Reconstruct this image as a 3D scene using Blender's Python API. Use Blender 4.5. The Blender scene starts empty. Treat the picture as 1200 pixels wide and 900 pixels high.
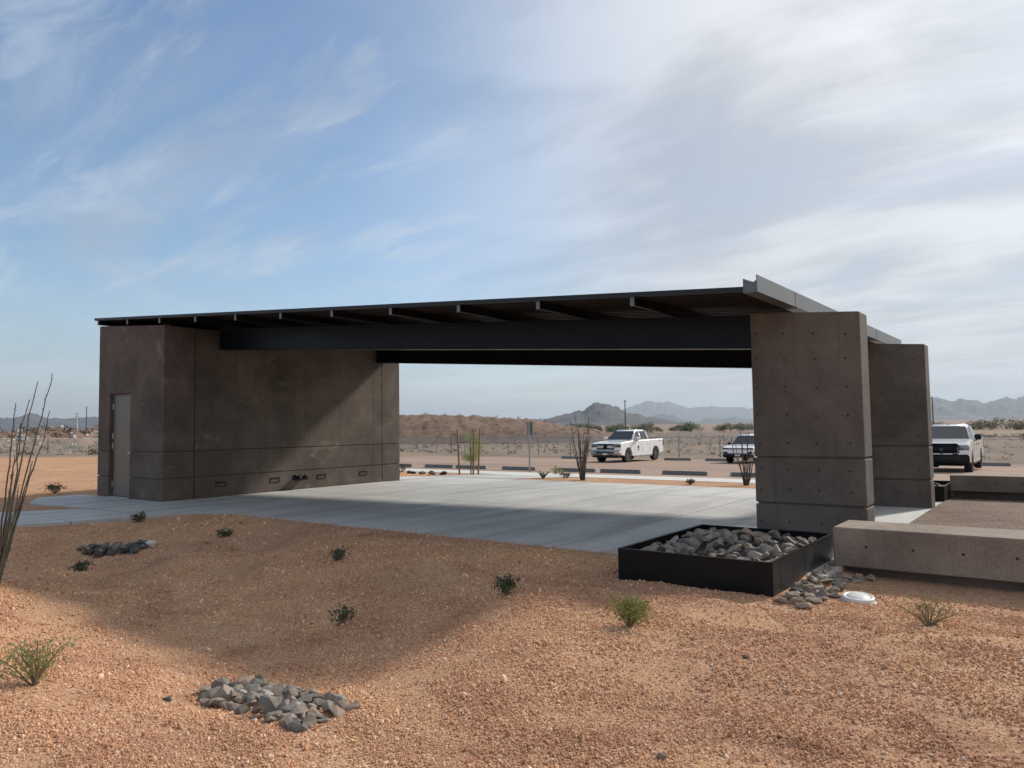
import bpy, bmesh, math, random
import numpy as np
from mathutils import Vector, Matrix, noise as mnoise
random.seed(7)
R = math.radians
scene = bpy.context.scene
COL = scene.collection

# ------------------------------------------------------------------ camera
cam_data = bpy.data.cameras.new('camera'); cam = bpy.data.objects.new('camera', cam_data); COL.objects.link(cam)
PITCH, ROLL, YAW = 0.0568, -0.0144, -0.6435
fw = Vector((math.sin(YAW)*math.cos(PITCH), math.cos(YAW)*math.cos(PITCH), math.sin(PITCH)))
r0 = Vector((math.cos(YAW), -math.sin(YAW), 0)); u0 = r0.cross(fw)
rt = r0*math.cos(ROLL) + u0*math.sin(ROLL); up = -r0*math.sin(ROLL) + u0*math.cos(ROLL)
CAM = Vector((17.166, -9.141, 1.65))
m = Matrix((rt, up, -fw)).transposed().to_4x4(); m.translation = CAM
cam.matrix_world = m
cam_data.sensor_width = 36.0; cam_data.lens = 872.78/1200*36.0
cam_data.clip_start = 0.05; cam_data.clip_end = 120000
scene.camera = cam

# ------------------------------------------------------------------ world, sun, exposure
SUN_DIR = Vector((0.45, 1.363, 1.0)).normalized()
EL = math.asin(SUN_DIR.z); AZ = math.atan2(SUN_DIR.x, SUN_DIR.y)
world = bpy.data.worlds.new('World'); scene.world = world; world.use_nodes = True

class NT:
    """small helper round a node tree"""
    def __init__(s, tree): s.t = tree; s.n = tree.nodes; s.l = tree.links
    def node(s, typ, **kw):
        nd = s.n.new(typ)
        for k, v in kw.items(): setattr(nd, k, v)
        return nd
    def put(s, inp, v):
        if isinstance(v, bpy.types.NodeSocket): s.l.new(v, inp)
        elif isinstance(v, bpy.types.Node): s.l.new(v.outputs[0], inp)
        else: inp.default_value = v
    def math(s, op, a, b=None, c=None, clamp=False):
        nd = s.node('ShaderNodeMath', operation=op); nd.use_clamp = clamp
        s.put(nd.inputs[0], a)
        if b is not None: s.put(nd.inputs[1], b)
        if c is not None: s.put(nd.inputs[2], c)
        return nd.outputs[0]
    def vmath(s, op, a, b=None):
        nd = s.node('ShaderNodeVectorMath', operation=op); s.put(nd.inputs[0], a)
        if b is not None: s.put(nd.inputs[1], b)
        return nd.outputs['Value'] if op in ('DOT_PRODUCT', 'LENGTH', 'DISTANCE') else nd.outputs[0]
    def noise(s, vec, scale, detail=4, rough=.55, dist=0, dims='3D'):
        nd = s.node('ShaderNodeTexNoise', noise_dimensions=dims)
        if vec is not None: s.put(nd.inputs['Vector'], vec)
        nd.inputs['Scale'].default_value = scale; nd.inputs['Detail'].default_value = detail
        nd.inputs['Roughness'].default_value = rough; nd.inputs['Distortion'].default_value = dist
        return nd.outputs['Fac']
    def voro(s, vec, scale, out='Color', feature='F1', rnd=1):
        nd = s.node('ShaderNodeTexVoronoi', feature=feature); s.put(nd.inputs['Vector'], vec)
        nd.inputs['Scale'].default_value = scale; nd.inputs['Randomness'].default_value = rnd
        return nd.outputs[out]
    def ramp(s, fac, stops):
        nd = s.node('ShaderNodeValToRGB'); s.put(nd.inputs[0], fac)
        e = nd.color_ramp.elements
        while len(e) > 1: e.remove(e[-1])
        e[0].position = stops[0][0]; e[0].color = col4(stops[0][1])
        for p, c in stops[1:]:
            k = e.new(p); k.color = col4(c)
        return nd.outputs[0]
    def mix(s, fac, a, b, typ='MIX'):
        nd = s.node('ShaderNodeMix', data_type='RGBA', blend_type=typ)
        s.put(nd.inputs[0], fac); s.put(nd.inputs[6], a if not isinstance(a, tuple) else col4(a))
        s.put(nd.inputs[7], b if not isinstance(b, tuple) else col4(b))
        return nd.outputs[2]
    def maprange(s, v, a, b, c=0., d=1., smooth=True):
        nd = s.node('ShaderNodeMapRange'); nd.interpolation_type = 'SMOOTHSTEP' if smooth else 'LINEAR'
        s.put(nd.inputs[0], v)
        for i, x in enumerate((a, b, c, d)): nd.inputs[i+1].default_value = x
        return nd.outputs[0]
    def mapping(s, vec, scale=(1,1,1), rot=(0,0,0), loc=(0,0,0)):
        nd = s.node('ShaderNodeMapping'); s.put(nd.inputs[0], vec)
        nd.inputs['Scale'].default_value = scale; nd.inputs['Rotation'].default_value = rot; nd.inputs['Location'].default_value = loc
        return nd.outputs[0]
def col4(c):
    if isinstance(c, (int, float)): return (c, c, c, 1)
    return (c[0], c[1], c[2], 1) if len(c) == 3 else c

w = NT(world.node_tree); w.n.clear()
sky = w.node('ShaderNodeTexSky', sky_type='NISHITA'); sky.sun_disc = False
sky.sun_elevation = EL; sky.sun_rotation = AZ
sky.altitude = 400; sky.air_density = 1.2; sky.dust_density = 0.25; sky.ozone_density = 3.5
tc = w.node('ShaderNodeTexCoord').outputs['Generated']
sep = w.node('ShaderNodeSeparateXYZ'); w.put(sep.inputs[0], tc)
zc = w.math('MAXIMUM', sep.outputs[2], 0.0)
den = w.math('ADD', zc, 0.16)
cp = w.node('ShaderNodeCombineXYZ')
w.put(cp.inputs[0], w.math('DIVIDE', sep.outputs[0], den)); w.put(cp.inputs[1], w.math('DIVIDE', sep.outputs[1], den))
P = cp.outputs[0]
# cirrus cover grows toward the sun's side of the sky
side = w.vmath('DOT_PRODUCT', tc, (0.93, 0.36, 0.05))
cover = w.maprange(side, -0.56, 0.06)
wob = w.node('ShaderNodeTexNoise', noise_dimensions='2D'); w.put(wob.inputs['Vector'], P); wob.inputs['Scale'].default_value = .8; wob.inputs['Detail'].default_value = 2
PW = w.vmath('ADD', P, w.vmath('MULTIPLY', w.vmath('SUBTRACT', wob.outputs['Color'], (.5, .5, .5)), (.32, .32, 0)))
st1 = w.noise(w.mapping(PW, (0.55, 2.3, 1), (0, 0, R(40)), (6.1, 9.7, 0)), 2.1, 9, .68, .25, '2D')        # combed wisps
st2 = w.noise(w.mapping(PW, (0.7, 1.5, 1), (0, 0, R(22)), (6.1, 9.7, 0)), 1.3, 6, .62, .35, '2D')
soft = w.noise(w.mapping(PW, (1, 1.25, 1), (0, 0, R(30)), (4.4, 8.2, 0)), 1.35, 4, .5, .3, '2D')
big = w.noise(w.mapping(P, (1, 1, 1), (0, 0, 0), (11.2, .6, 0)), 0.9, 2, .5, .4, '2D')
streak = w.math('MAXIMUM', w.maprange(st1, .42, .70), w.maprange(st2, .44, .72))
streak = w.math('MULTIPLY', streak, w.maprange(big, .25, .60, .25, 1.))
veil = w.math('MULTIPLY', cover, w.maprange(soft, .2, .62, .72, .97))
cf = w.math('MAXIMUM', w.math('MULTIPLY', streak, .58), veil)
low = w.maprange(sep.outputs[2], 0.0, 0.22, 0.60, 0.0)            # pale band of dusty air near the horizon
cf = w.math('MAXIMUM', cf, low, clamp=True)
sund = w.math('MAXIMUM', w.vmath('DOT_PRODUCT', tc, tuple(SUN_DIR)), 0.0)
glow = w.math('POWER', sund, 5.0)
tex = w.maprange(w.math('ADD', w.math('MULTIPLY', soft, .65), w.math('MULTIPLY', st1, .35)), .36, .64, .80, 1.17)
cb = w.math('MULTIPLY', w.math('MULTIPLY_ADD', glow, 2.8, 4.3), tex)
ccol = w.mix(1.0, w.ramp(cover, [(0, (.86, .99, 1.16)), (1, (.96, .985, 1.03))]), cb, 'MULTIPLY')
skyc = w.mix(cf, sky.outputs[0], ccol)
bg = w.node('ShaderNodeBackground'); w.put(bg.inputs[0], skyc); bg.inputs[1].default_value = 0.107
wo = w.node('ShaderNodeOutputWorld'); w.l.new(bg.outputs[0], wo.inputs[0])

sun_data = bpy.data.lights.new('sun', 'SUN'); sun_data.energy = 3.15; sun_data.angle = R(4.5); sun_data.color = (1.0, .93, .83)
sun = bpy.data.objects.new('sun', sun_data); COL.objects.link(sun)
sun.rotation_euler = SUN_DIR.to_track_quat('Z', 'Y').to_euler(); sun.location = (30, 50, 40)
vs = scene.view_settings; vs.view_transform = 'Standard'; vs.look = 'None'; vs.exposure = 0.38; vs.gamma = 1.0
vs.use_curve_mapping = False

# ------------------------------------------------------------------ helpers
def tag(o, label=None, cat=None, group=None, kind=None):
    for k, v in (('label', label), ('category', cat), ('group', group), ('kind', kind)):
        if v: o[k] = v
    return o
def obj(name, me, mat=None, parent=None, loc=None, rot=None, scale=None):
    if isinstance(me, bmesh.types.BMesh):
        bm = me; me = bpy.data.meshes.new(name); bm.to_mesh(me); bm.free()
    o = bpy.data.objects.new(name, me); COL.objects.link(o)
    if mat and me is not None and not me.materials: me.materials.append(mat)
    if parent: o.parent = parent
    if loc: o.location = loc
    if rot: o.rotation_euler = rot
    if scale: o.scale = scale if not isinstance(scale, (int, float)) else (scale,)*3
    return o
def empty(name, loc=(0,0,0), rz=0):
    o = bpy.data.objects.new(name, None); COL.objects.link(o); o.location = loc; o.rotation_euler = (0, 0, rz)
    o.empty_display_size = .2
    return o
def hexa(bm, p):
    """box from 8 corners: 4 bottom ccw, 4 top ccw"""
    v = [bm.verts.new(q) for q in p]
    for f in ((3,2,1,0), (4,5,6,7), (0,1,5,4), (1,2,6,5), (2,3,7,6), (3,0,4,7)): bm.faces.new([v[i] for i in f])
    return v
def box(bm, x0, x1, y0, y1, z0, z1):
    return hexa(bm, [(x0,y0,z0),(x1,y0,z0),(x1,y1,z0),(x0,y1,z0),(x0,y0,z1),(x1,y0,z1),(x1,y1,z1),(x0,y1,z1)])
def boxm(x0, x1, y0, y1, z0, z1, bev=0, seg=1):
    bm = bmesh.new(); box(bm, x0, x1, y0, y1, z0, z1)
    if bev: bmesh.ops.bevel(bm, geom=bm.edges[:], offset=bev, segments=seg, affect='EDGES', profile=.5)
    return bm
def tube(bm, pts, rad, n=6, cap=True):
    """tapered tube along pts; rad is a number or a list"""
    pts = [Vector(p) for p in pts]; rings = []
    for i, p in enumerate(pts):
        d = (pts[min(i+1, len(pts)-1)] - pts[max(i-1, 0)]).normalized()
        a = d.orthogonal().normalized() if abs(d.z) > .95 else d.cross(Vector((0,0,1))).normalized()
        b = d.cross(a); rr = rad[i] if isinstance(rad, (list, tuple)) else rad
        rings.append([bm.verts.new(p + (a*math.cos(2*math.pi*k/n) + b*math.sin(2*math.pi*k/n))*rr) for k in range(n)])
    for i in range(len(rings)-1):
        for k in range(n):
            bm.faces.new((rings[i][k], rings[i][(k+1) % n], rings[i+1][(k+1) % n], rings[i+1][k]))
    if cap:
        bm.faces.new(rings[0][::-1]); bm.faces.new(rings[-1])
def lathe(bm, prof, n=24, axis='Z', c=(0,0,0), caps=True):
    """profile of (radius, height) turned round an axis through c"""
    rings = []
    for r_, h in prof:
        ring = []
        for k in range(n):
            a = 2*math.pi*k/n; x, y = r_*math.cos(a), r_*math.sin(a)
            q = (x, y, h) if axis == 'Z' else ((x, h, y) if axis == 'Y' else (h, x, y))
            ring.append(bm.verts.new((q[0]+c[0], q[1]+c[1], q[2]+c[2])))
        rings.append(ring)
    for i in range(len(rings)-1):
        for k in range(n): bm.faces.new((rings[i][k], rings[i][(k+1) % n], rings[i+1][(k+1) % n], rings[i+1][k]))
    if caps:
        bm.faces.new(rings[0][::-1]); bm.faces.new(rings[-1])
    bmesh.ops.recalc_face_normals(bm, faces=bm.faces[:])
def smooth(o, angle=None):
    for p in o.data.polygons: p.use_smooth = True
    return o
def lerp_table(v, xs, ys):
    if v <= xs[0]: return ys[0]
    for i in range(1, len(xs)):
        if v <= xs[i]:
            t = (v-xs[i-1])/(xs[i]-xs[i-1]); return ys[i-1]+t*(ys[i]-ys[i-1])
    return ys[-1]
def sstep(a, b, v):
    t = max(0., min(1., (v-a)/(b-a))); return t*t*(3-2*t)

# ---- height of the natural ground
def zb(y): return lerp_table(y, [8,12,17.6,30,55,120,400,3000], [0,-.12,-.3,-.6,-.95,-1.3,-1.6,-2.])
def zg(x, y):
    z = zb(y); d = -.66-y
    if d > -1.0:
        e = sstep(0, .35, d)
        d0 = 3.35 + 1.2*sstep(7, 11.5, x)
        bell = math.exp(-((d-d0)/1.75)**2)
        A = .42*sstep(1.6, 4.6, x)*(1-.85*sstep(11.7, 14.3, x))
        z -= e*(.035 + A*bell*sstep(0, 1.2, d))
        und = .024*math.sin(1.7*x+.6*y)*math.sin(1.1*y-.5*x+1)+.018*math.sin(.9*x-1.3*y+2)+.014*math.sin(3.1*x+2.1*y)+.010*math.sin(5.3*x-2.7*y+1.2*math.sin(1.9*y))+.007*math.sin(7.9*y+2.2*x+1.5*math.sin(2.3*x))
        z += und*sstep(.3, 1.5, d)*sstep(2, 4, x)
        z += .07*math.exp(-(((x-12.6)/.9)**2+((y+2.7)/.8)**2))
        z += .09*math.exp(-(((x-9.3)/1.6)**2+((y+7.2)/.8)**2))
    if x > 14.8 and y < .75: z -= .11*sstep(14.82, 15.15, x)*sstep(-2.0, -.6, y)*(1-sstep(.45, .72, y))
    return z

# ------------------------------------------------------------------ materials
def new_mat(name):
    mt = bpy.data.materials.new(name); mt.use_nodes = True
    t = NT(mt.node_tree); b = t.n['Principled BSDF']
    return mt, t, b
def pos(t): return t.node('ShaderNodeNewGeometry').outputs['Position']
def objc(t): return t.node('ShaderNodeTexCoord').outputs['Object']
def bump(t, b, h, strength=.3, dist=.01):
    nd = t.node('ShaderNodeBump'); nd.inputs['Strength'].default_value = strength; nd.inputs['Distance'].default_value = dist
    t.put(nd.inputs['Height'], h); t.l.new(nd.outputs[0], b.inputs['Normal'])
def plain(name, c, rough=.5, metal=0., var=.12, scale=6., bmp=0., coat=0., spec=.5, bscale=60):
    mt, t, b = new_mat(name); p = objc(t)
    n = t.noise(p, scale, 5, .6)
    c0 = tuple(x*(1-var) for x in c); c1 = tuple(min(1, x*(1+var)) for x in c)
    t.put(b.inputs['Base Color'], t.ramp(n, [(.3, c0), (.7, c1)]))
    t.put(b.inputs['Roughness'], t.maprange(n, .3, .7, max(0, rough-.06), min(1, rough+.06)))
    b.inputs['Metallic'].default_value = metal; b.inputs['Coat Weight'].default_value = coat
    b.inputs['Specular IOR Level'].default_value = spec
    if bmp: bump(t, b, t.noise(p, bscale, 3, .6), bmp, .004)
    return mt
M = {}
# dark integral-coloured concrete: blotchy, pale scuffs, fine pores
def concrete(name, base, scuff, amount, seed):
    mt, t, b = new_mat(name); p = t.vmath('ADD', pos(t), (seed, seed*1.7, 0))
    rnd = t.node('ShaderNodeObjectInfo').outputs['Random']
    blot = t.noise(p, .9, 6, .62, .4)
    c = t.ramp(blot, [(.28, tuple(x*.62 for x in base)), (.5, base), (.72, tuple(x*1.40 for x in base))])
    runs = t.noise(t.mapping(p, (3.2, 3.2, .35)), 1.6, 5, .6)
    c = t.mix(t.maprange(runs, .52, .78, 0, .45), c, tuple(x*.62 for x in base))
    sc = t.noise(t.mapping(p, (1, 1, 1.5), (.3, .2, .1)), 1.15, 7, .68, .7)
    c = t.mix(t.maprange(sc, .565, .72, 0, amount), c, scuff)
    grain = t.noise(p, 55, 4, .75)
    c = t.mix(.55, c, t.mix(1., c, t.ramp(grain, [(.3, .55), (.7, 1.5)]), 'MULTIPLY'))
    c = t.mix(1., c, t.ramp(rnd, [(0, .95), (1, 1.05)]), 'MULTIPLY')
    pore = t.voro(p, 24, 'Distance')
    c = t.mix(t.maprange(pore, .07, .12, .55, 0), c, tuple(x*.4 for x in base))
    t.put(b.inputs['Base Color'], c); b.inputs['Roughness'].default_value = .82; b.inputs['Specular IOR Level'].default_value = .25
    h = t.math('ADD', t.math('MULTIPLY', grain, .35), t.math('MULTIPLY', t.noise(p, 3.5, 4, .6), 1.0))
    bump(t, b, h, .35, .012)
    return mt
M['wall'] = concrete('dark_brown_concrete', (.112, .091, .076), (.24, .205, .175), .60, 3.1)
M['column'] = concrete('column_concrete', (.118, .100, .086), (.19, .168, .148), .45, 8.7)
M['bench'] = concrete('bench_concrete', (.245, .196, .158), (.31, .26, .21), .3, 14.2)
M['hole'] = plain('tie_hole_shade', (.046, .040, .035), .9)  # dark tone paints the shade inside the tie holes
def slabmat():
    mt, t, b = new_mat('broom_finished_slab'); p = pos(t)
    rnd = t.node('ShaderNodeObjectInfo').outputs['Random']
    n1 = t.noise(p, .45, 6, .6, .5)
    br = t.noise(t.mapping(p, (1.1, .14, 1), (0, 0, R(-8))), 1.6, 6, .6, .25)
    c = t.ramp(n1, [(.3, (.45, .445, .42)), (.7, (.60, .59, .56))])
    c = t.mix(t.maprange(br, .40, .72, 0, .75), c, (.36, .36, .35))
    c = t.mix(t.maprange(br, .18, .36, .5, 0), c, (.64, .63, .60))
    st = t.noise(p, 1.7, 7, .7, 1.2)
    c = t.mix(t.maprange(st, .56, .72, 0, .5), c, (.30, .29, .27))
    c = t.mix(1., c, t.ramp(rnd, [(0, .90), (1, 1.08)]), 'MULTIPLY')
    t.put(b.inputs['Base Color'], c); t.put(b.inputs['Roughness'], t.maprange(br, .3, .7, .52, .75))
    bump(t, b, t.noise(t.mapping(p, (60, 4, 1), (0, 0, R(-8))), 1., 3, .6), .15, .004)
    return mt
M['slab'] = slabmat()
def soil(name, stops, vor, grain_scale, patch=.35, bmp=.6, big=.35):
    """stony ground: voronoi chips of several tints over large patches"""
    mt, t, b = new_mat(name); p = pos(t)
    v = t.voro(p, vor, 'Color'); sepc = t.node('ShaderNodeSeparateColor'); t.put(sepc.inputs[0], v)
    c = t.ramp(sepc.outputs[0], stops)
    pn = t.noise(p, big, 6, .65, .6)
    c = t.mix(1., c, t.ramp(pn, [(.30, (.66, .56, .52)), (.44, (.92, .86, .84)), (.58, (1.06, 1.03, .97)), (.74, (1.30, 1.20, 1.0))]), 'MULTIPLY')
    g = t.noise(p, grain_scale, 3, .7)
    c = t.mix(1., c, t.ramp(g, [(.25, 1-patch), (.75, 1+patch)]), 'MULTIPLY')
    t.put(b.inputs['Base Color'], c); b.inputs['Roughness'].default_value = .95; b.inputs['Specular IOR Level'].default_value = .15
    d = t.voro(p, vor, 'Distance')
    h = t.math('ADD', t.math('MULTIPLY', t.math('SUBTRACT', 1., d), .8), t.math('MULTIPLY', g, .4))
    bump(t, b, h, bmp, .018)
    return mt
GR = [(0, (.26, .148, .088)), (.25, (.40, .235, .140)), (.55, (.51, .308, .185)), (.85, (.62, .398, .252)), (1, (.75, .54, .378))]
M['gravel'] = soil('decomposed_granite', GR, 75, 130, .3, .7)
M['court'] = soil('grey_gravel_court', [(0, (.11, .085, .07)), (.5, (.20, .155, .125)), (1, (.31, .255, .21))], 45, 110, .35, .7, .5)
def fieldmat():
    mt, t, b = new_mat('desert_ground'); p = pos(t)
    sp = t.node('ShaderNodeSeparateXYZ'); t.put(sp.inputs[0], p)
    v = t.voro(p, 95, 'Color'); sc = t.node('ShaderNodeSeparateColor'); t.put(sc.inputs[0], v)
    near = t.ramp(sc.outputs[0], GR)
    n1 = t.noise(p, .05, 8, .68, .8); n2 = t.noise(p, .6, 6, .65)
    n3 = t.noise(t.mapping(p, (.25, 1, 1)), .09, 6, .6, .5)
    n4 = t.noise(p, 130, 3, .7)
    near = t.mix(1., near, t.ramp(t.noise(p, .55, 7, .7, .8), [(.30, (.66, .56, .52)), (.44, (.92, .86, .84)), (.58, (1.06, 1.03, .97)), (.74, (1.30, 1.20, 1.0))]), 'MULTIPLY')
    near = t.mix(1., near, t.ramp(n4, [(.25, .7), (.75, 1.3)]), 'MULTIPLY')
    far = t.ramp(n1, [(.3, (.17, .13, .10)), (.45, (.27, .205, .155)), (.6, (.34, .25, .185)), (.78, (.24, .20, .145))])
    far = t.mix(t.maprange(n2, .45, .7, 0, .6), far, (.16, .135, .095))
    far = t.mix(t.maprange(n3, .55, .7, 0, .6), far, (.36, .27, .20))
    wob = t.math('MULTIPLY', t.math('SUBTRACT', n1, .5), 14.)
    fy = t.maprange(t.math('ADD', sp.outputs[1], wob), 24, 32)
    fx = t.maprange(t.math('ADD', sp.outputs[0], wob), -38, -52)
    f = t.math('MAXIMUM', fy, fx)
    t.put(b.inputs['Base Color'], t.mix(f, near, far)); b.inputs['Roughness'].default_value = .95; b.inputs['Specular IOR Level'].default_value = .12
    d = t.voro(p, 95, 'Distance')
    h = t.math('ADD', t.math('MULTIPLY', t.math('SUBTRACT', 1., d), .8), t.math('MULTIPLY', n4, .4))
    bump(t, b, h, .55, .014)
    return mt
M['ground'] = fieldmat()
def lotmat():
    mt, t, b = new_mat('compacted_lot'); p = pos(t)
    n = t.noise(t.mapping(p, (.12, 1, 1)), .5, 6, .6, .3); g = t.noise(p, 18, 5, .7)
    c = t.ramp(n, [(.3, (.25, .175, .135)), (.5, (.33, .235, .18)), (.72, (.40, .295, .235))])
    c = t.mix(1., c, t.ramp(g, [(.25, .75), (.75, 1.25)]), 'MULTIPLY')
    t.put(b.inputs['Base Color'], c); b.inputs['Roughness'].default_value = .93; b.inputs['Specular IOR Level'].default_value = .2
    bump(t, b, g, .4, .02)
    return mt
M['lot'] = lotmat()
M['walk'] = plain('pale_walk_concrete', (.58, .56, .53), .8, var=.12, scale=1.5, bmp=.2)
M['steel'] = plain('blue_black_painted_steel', (.0055, .008, .0145), .42, var=.35, scale=2.5, spec=.2)
M['black_beam'] = plain('black_painted_steel', (.004, .004, .0045), .6, var=.2, spec=.15)
M['rafter'] = plain('grey_steel_rafter', (.008, .0085, .009), .5, var=.2, spec=.2)
M['fascia'] = plain('grey_metal_fascia', (.022, .025, .027), .45, metal=.0, var=.15, scale=3, spec=.3)
M['gutter'] = plain('weathered_zinc_gutter', (.155, .165, .165), .42, metal=.3, var=.18, scale=2.5)
M['deck'] = plain('brown_roof_deck', (.022, .016, .013), .65, var=.3, scale=1.5, spec=.1)
M['roof_top'] = plain('pale_metal_roofing', (.35, .36, .36), .4, metal=.5)
M['planter'] = plain('black_steel_planter', (.0055, .0055, .006), .45, var=.3, scale=3, bmp=.05, spec=.22)
M['planter_side_lit'] = plain('lit_black_steel_side', (.022, .023, .024), .40, var=.3, scale=3, bmp=.05, spec=.4)  # same black steel, lightened to paint grazing sun on the right side
def doormat_():
    mt, t, b = new_mat('brushed_bronze_door'); p = objc(t)
    n = t.noise(t.mapping(p, (1, 1, 60)), 1.5, 4, .6)
    t.put(b.inputs['Base Color'], t.ramp(n, [(.3, (.145, .138, .124)), (.7, (.18, .171, .155))]))
    b.inputs['Metallic'].default_value = .6; t.put(b.inputs['Roughness'], t.maprange(n, .3, .7, .34, .46))
    return mt
M['door'] = doormat_()
M['frame'] = plain('dark_bronze_frame', (.085, .077, .068), .5, metal=.3)
M['chrome'] = plain('satin_chrome', (.55, .55, .54), .3, metal=.9, var=.05)
M['lens'] = plain('light_lens', (.20, .19, .17), .3, var=.1)
M['blackplastic'] = plain('black_plastic', (.009, .009, .010), .5, spec=.3)
def rockmat(name, cols):
    mt, t, b = new_mat(name); p = objc(t)
    rnd = t.node('ShaderNodeObjectInfo').outputs['Random']
    p2 = t.vmath('ADD', p, t.vmath('SCALE', (1, 1, 1)))
    base = t.ramp(rnd, cols)
    n = t.noise(t.node('ShaderNodeNewGeometry').outputs['Position'], 14, 6, .7, .5)
    c = t.mix(1., base, t.ramp(n, [(.25, .55), (.5, 1.), (.75, 1.5)]), 'MULTIPLY')
    n2 = t.noise(t.node('ShaderNodeNewGeometry').outputs['Position'], 5, 4, .6, 1.)
    c = t.mix(t.maprange(n2, .52, .68, 0, .6), c, (.40, .29, .20))
    t.put(b.inputs['Base Color'], c); b.inputs['Roughness'].default_value = .85; b.inputs['Specular IOR Level'].default_value = .3
    bump(t, b, t.noise(p, 30, 5, .7), .6, .01)
    return mt
M['rock'] = rockmat('quarry_rock', [(0, (.11, .100, .088)), (.2, (.20, .172, .145)), (.4, (.31, .265, .22)), (.55, (.17, .17, .155)), (.7, (.36, .26, .20)), (.85, (.24, .20, .175)), (1, (.42, .38, .33))])
M['rock_dark'] = rockmat('dark_quarry_rock', [(0, (.055, .056, .058)), (.5, (.10, .10, .10)), (1, (.16, .155, .15))])
M['rock_white'] = plain('pale_quartz', (.55, .53, .50), .8, bmp=.4)
M['white_pvc'] = plain('white_pvc', (.62, .63, .61), .45, var=.10, scale=9)
M['paint_white'] = plain('white_vehicle_paint', (.92, .925, .93), .28, var=.01, coat=.8)
M['glass'] = plain('tinted_glass', (.022, .028, .030), .04, var=.1, spec=.8)
M['tyre'] = plain('tyre_rubber', (.018, .018, .018), .85)
M['rim'] = plain('alloy_rim', (.45, .45, .46), .3, metal=.8)
M['darkrim'] = plain('dark_steel_rim', (.08, .08, .085), .4, metal=.6)
M['headlight'] = plain('headlight_lens', (.30, .32, .34), .08, metal=.6, var=.5, scale=14)
M['headlight_dark'] = plain('smoked_headlight_lens', (.07, .075, .08), .08, var=.3, scale=14)
M['red_lens'] = plain('red_tail_lens', (.22, .012, .012), .2)
M['grille'] = plain('black_grille', (.007, .007, .0075), .6, spec=.2)
M['silver'] = plain('silver_trim', (.50, .50, .51), .28, metal=.8)
M['stop'] = plain('recycled_rubber_stop', (.19, .195, .195), .8, var=.15, bmp=.2)
M['stop_end_lit'] = plain('sunlit_stop_end', (.46, .42, .38), .8)  # pale colour paints sunlight on the ends of the stops
M['galv'] = plain('galvanised_steel', (.32, .33, .33), .5, metal=.5)
M['signback'] = plain('aluminium_sign_back', (.20, .21, .215), .5, metal=.3)
M['stake'] = plain('lodgepole_stake', (.27, .15, .075), .85, var=.25, scale=12)
M['bark'] = plain('green_bark', (.15, .16, .07), .85, var=.25)
M['cane'] = plain('ocotillo_cane', (.085, .080, .066), .9, var=.35, scale=22, bmp=.5)
M['twig'] = plain('dry_twig', (.20, .165, .105), .9)
M['pole'] = plain('weathered_utility_pole', (.10, .085, .075), .9)
M['pole_white'] = plain('pale_steel_monopole', (.55, .56, .57), .6)
def leafmat(name, c0, c1, trans=.25):
    mt, t, b = new_mat(name)
    n = t.noise(pos(t), 9, 3, .6)
    c = t.ramp(n, [(.3, c0), (.7, c1)])
    t.put(b.inputs['Base Color'], c); b.inputs['Roughness'].default_value = .6
    tr = t.node('ShaderNodeBsdfTranslucent'); t.put(tr.inputs[0], c)
    mx = t.node('ShaderNodeMixShader'); mx.inputs[0].default_value = trans
    t.l.new(b.outputs[0], mx.inputs[1]); t.l.new(tr.outputs[0], mx.inputs[2])
    t.l.new(mx.outputs[0], t.n['Material Output'].inputs[0])
    return mt
M['leaf_dark'] = leafmat('dark_shrub_leaf', (.042, .066, .034), (.092, .124, .064))
M['leaf_olive'] = leafmat('creosote_leaf', (.17, .185, .045), (.32, .33, .10))
M['leaf_pale'] = leafmat('pale_green_leaf', (.24, .28, .10), (.40, .43, .18), .4)
M['leaf_grey'] = leafmat('grey_green_scrub', (.060, .062, .036), (.12, .112, .066))
M['agave'] = leafmat('blue_green_agave', (.10, .13, .09), (.17, .20, .13), .1)
def berm_mat():
    mt, t, b = new_mat('spoil_heap_soil'); p = pos(t)
    n = t.noise(p, .22, 8, .7, 1.0); n2 = t.noise(t.mapping(p, (1, 1, .5)), 1.1, 6, .7)
    c = t.ramp(n, [(.3, (.095, .063, .044)), (.5, (.19, .123, .086)), (.7, (.28, .19, .135))])
    c = t.mix(t.maprange(n2, .55, .7, 0, .7), c, (.10, .082, .055))
    t.put(b.inputs['Base Color'], c); b.inputs['Roughness'].default_value = .95
    bump(t, b, n2, .8, .3)
    return mt
M['berm'] = berm_mat()
def mtn_mat(name, c0, c1, sc):
    mt, t, b = new_mat(name); p = pos(t)
    n = t.noise(t.mapping(p, (1, 1, 2.5)), sc, 8, .65, .6)
    t.put(b.inputs['Base Color'], t.ramp(n, [(.3, c0), (.7, c1)])); b.inputs['Roughness'].default_value = .95
    return mt
M['mtn'] = mtn_mat('desert_mountain', (.026, .021, .022), (.075, .058, .054), .006)
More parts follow.
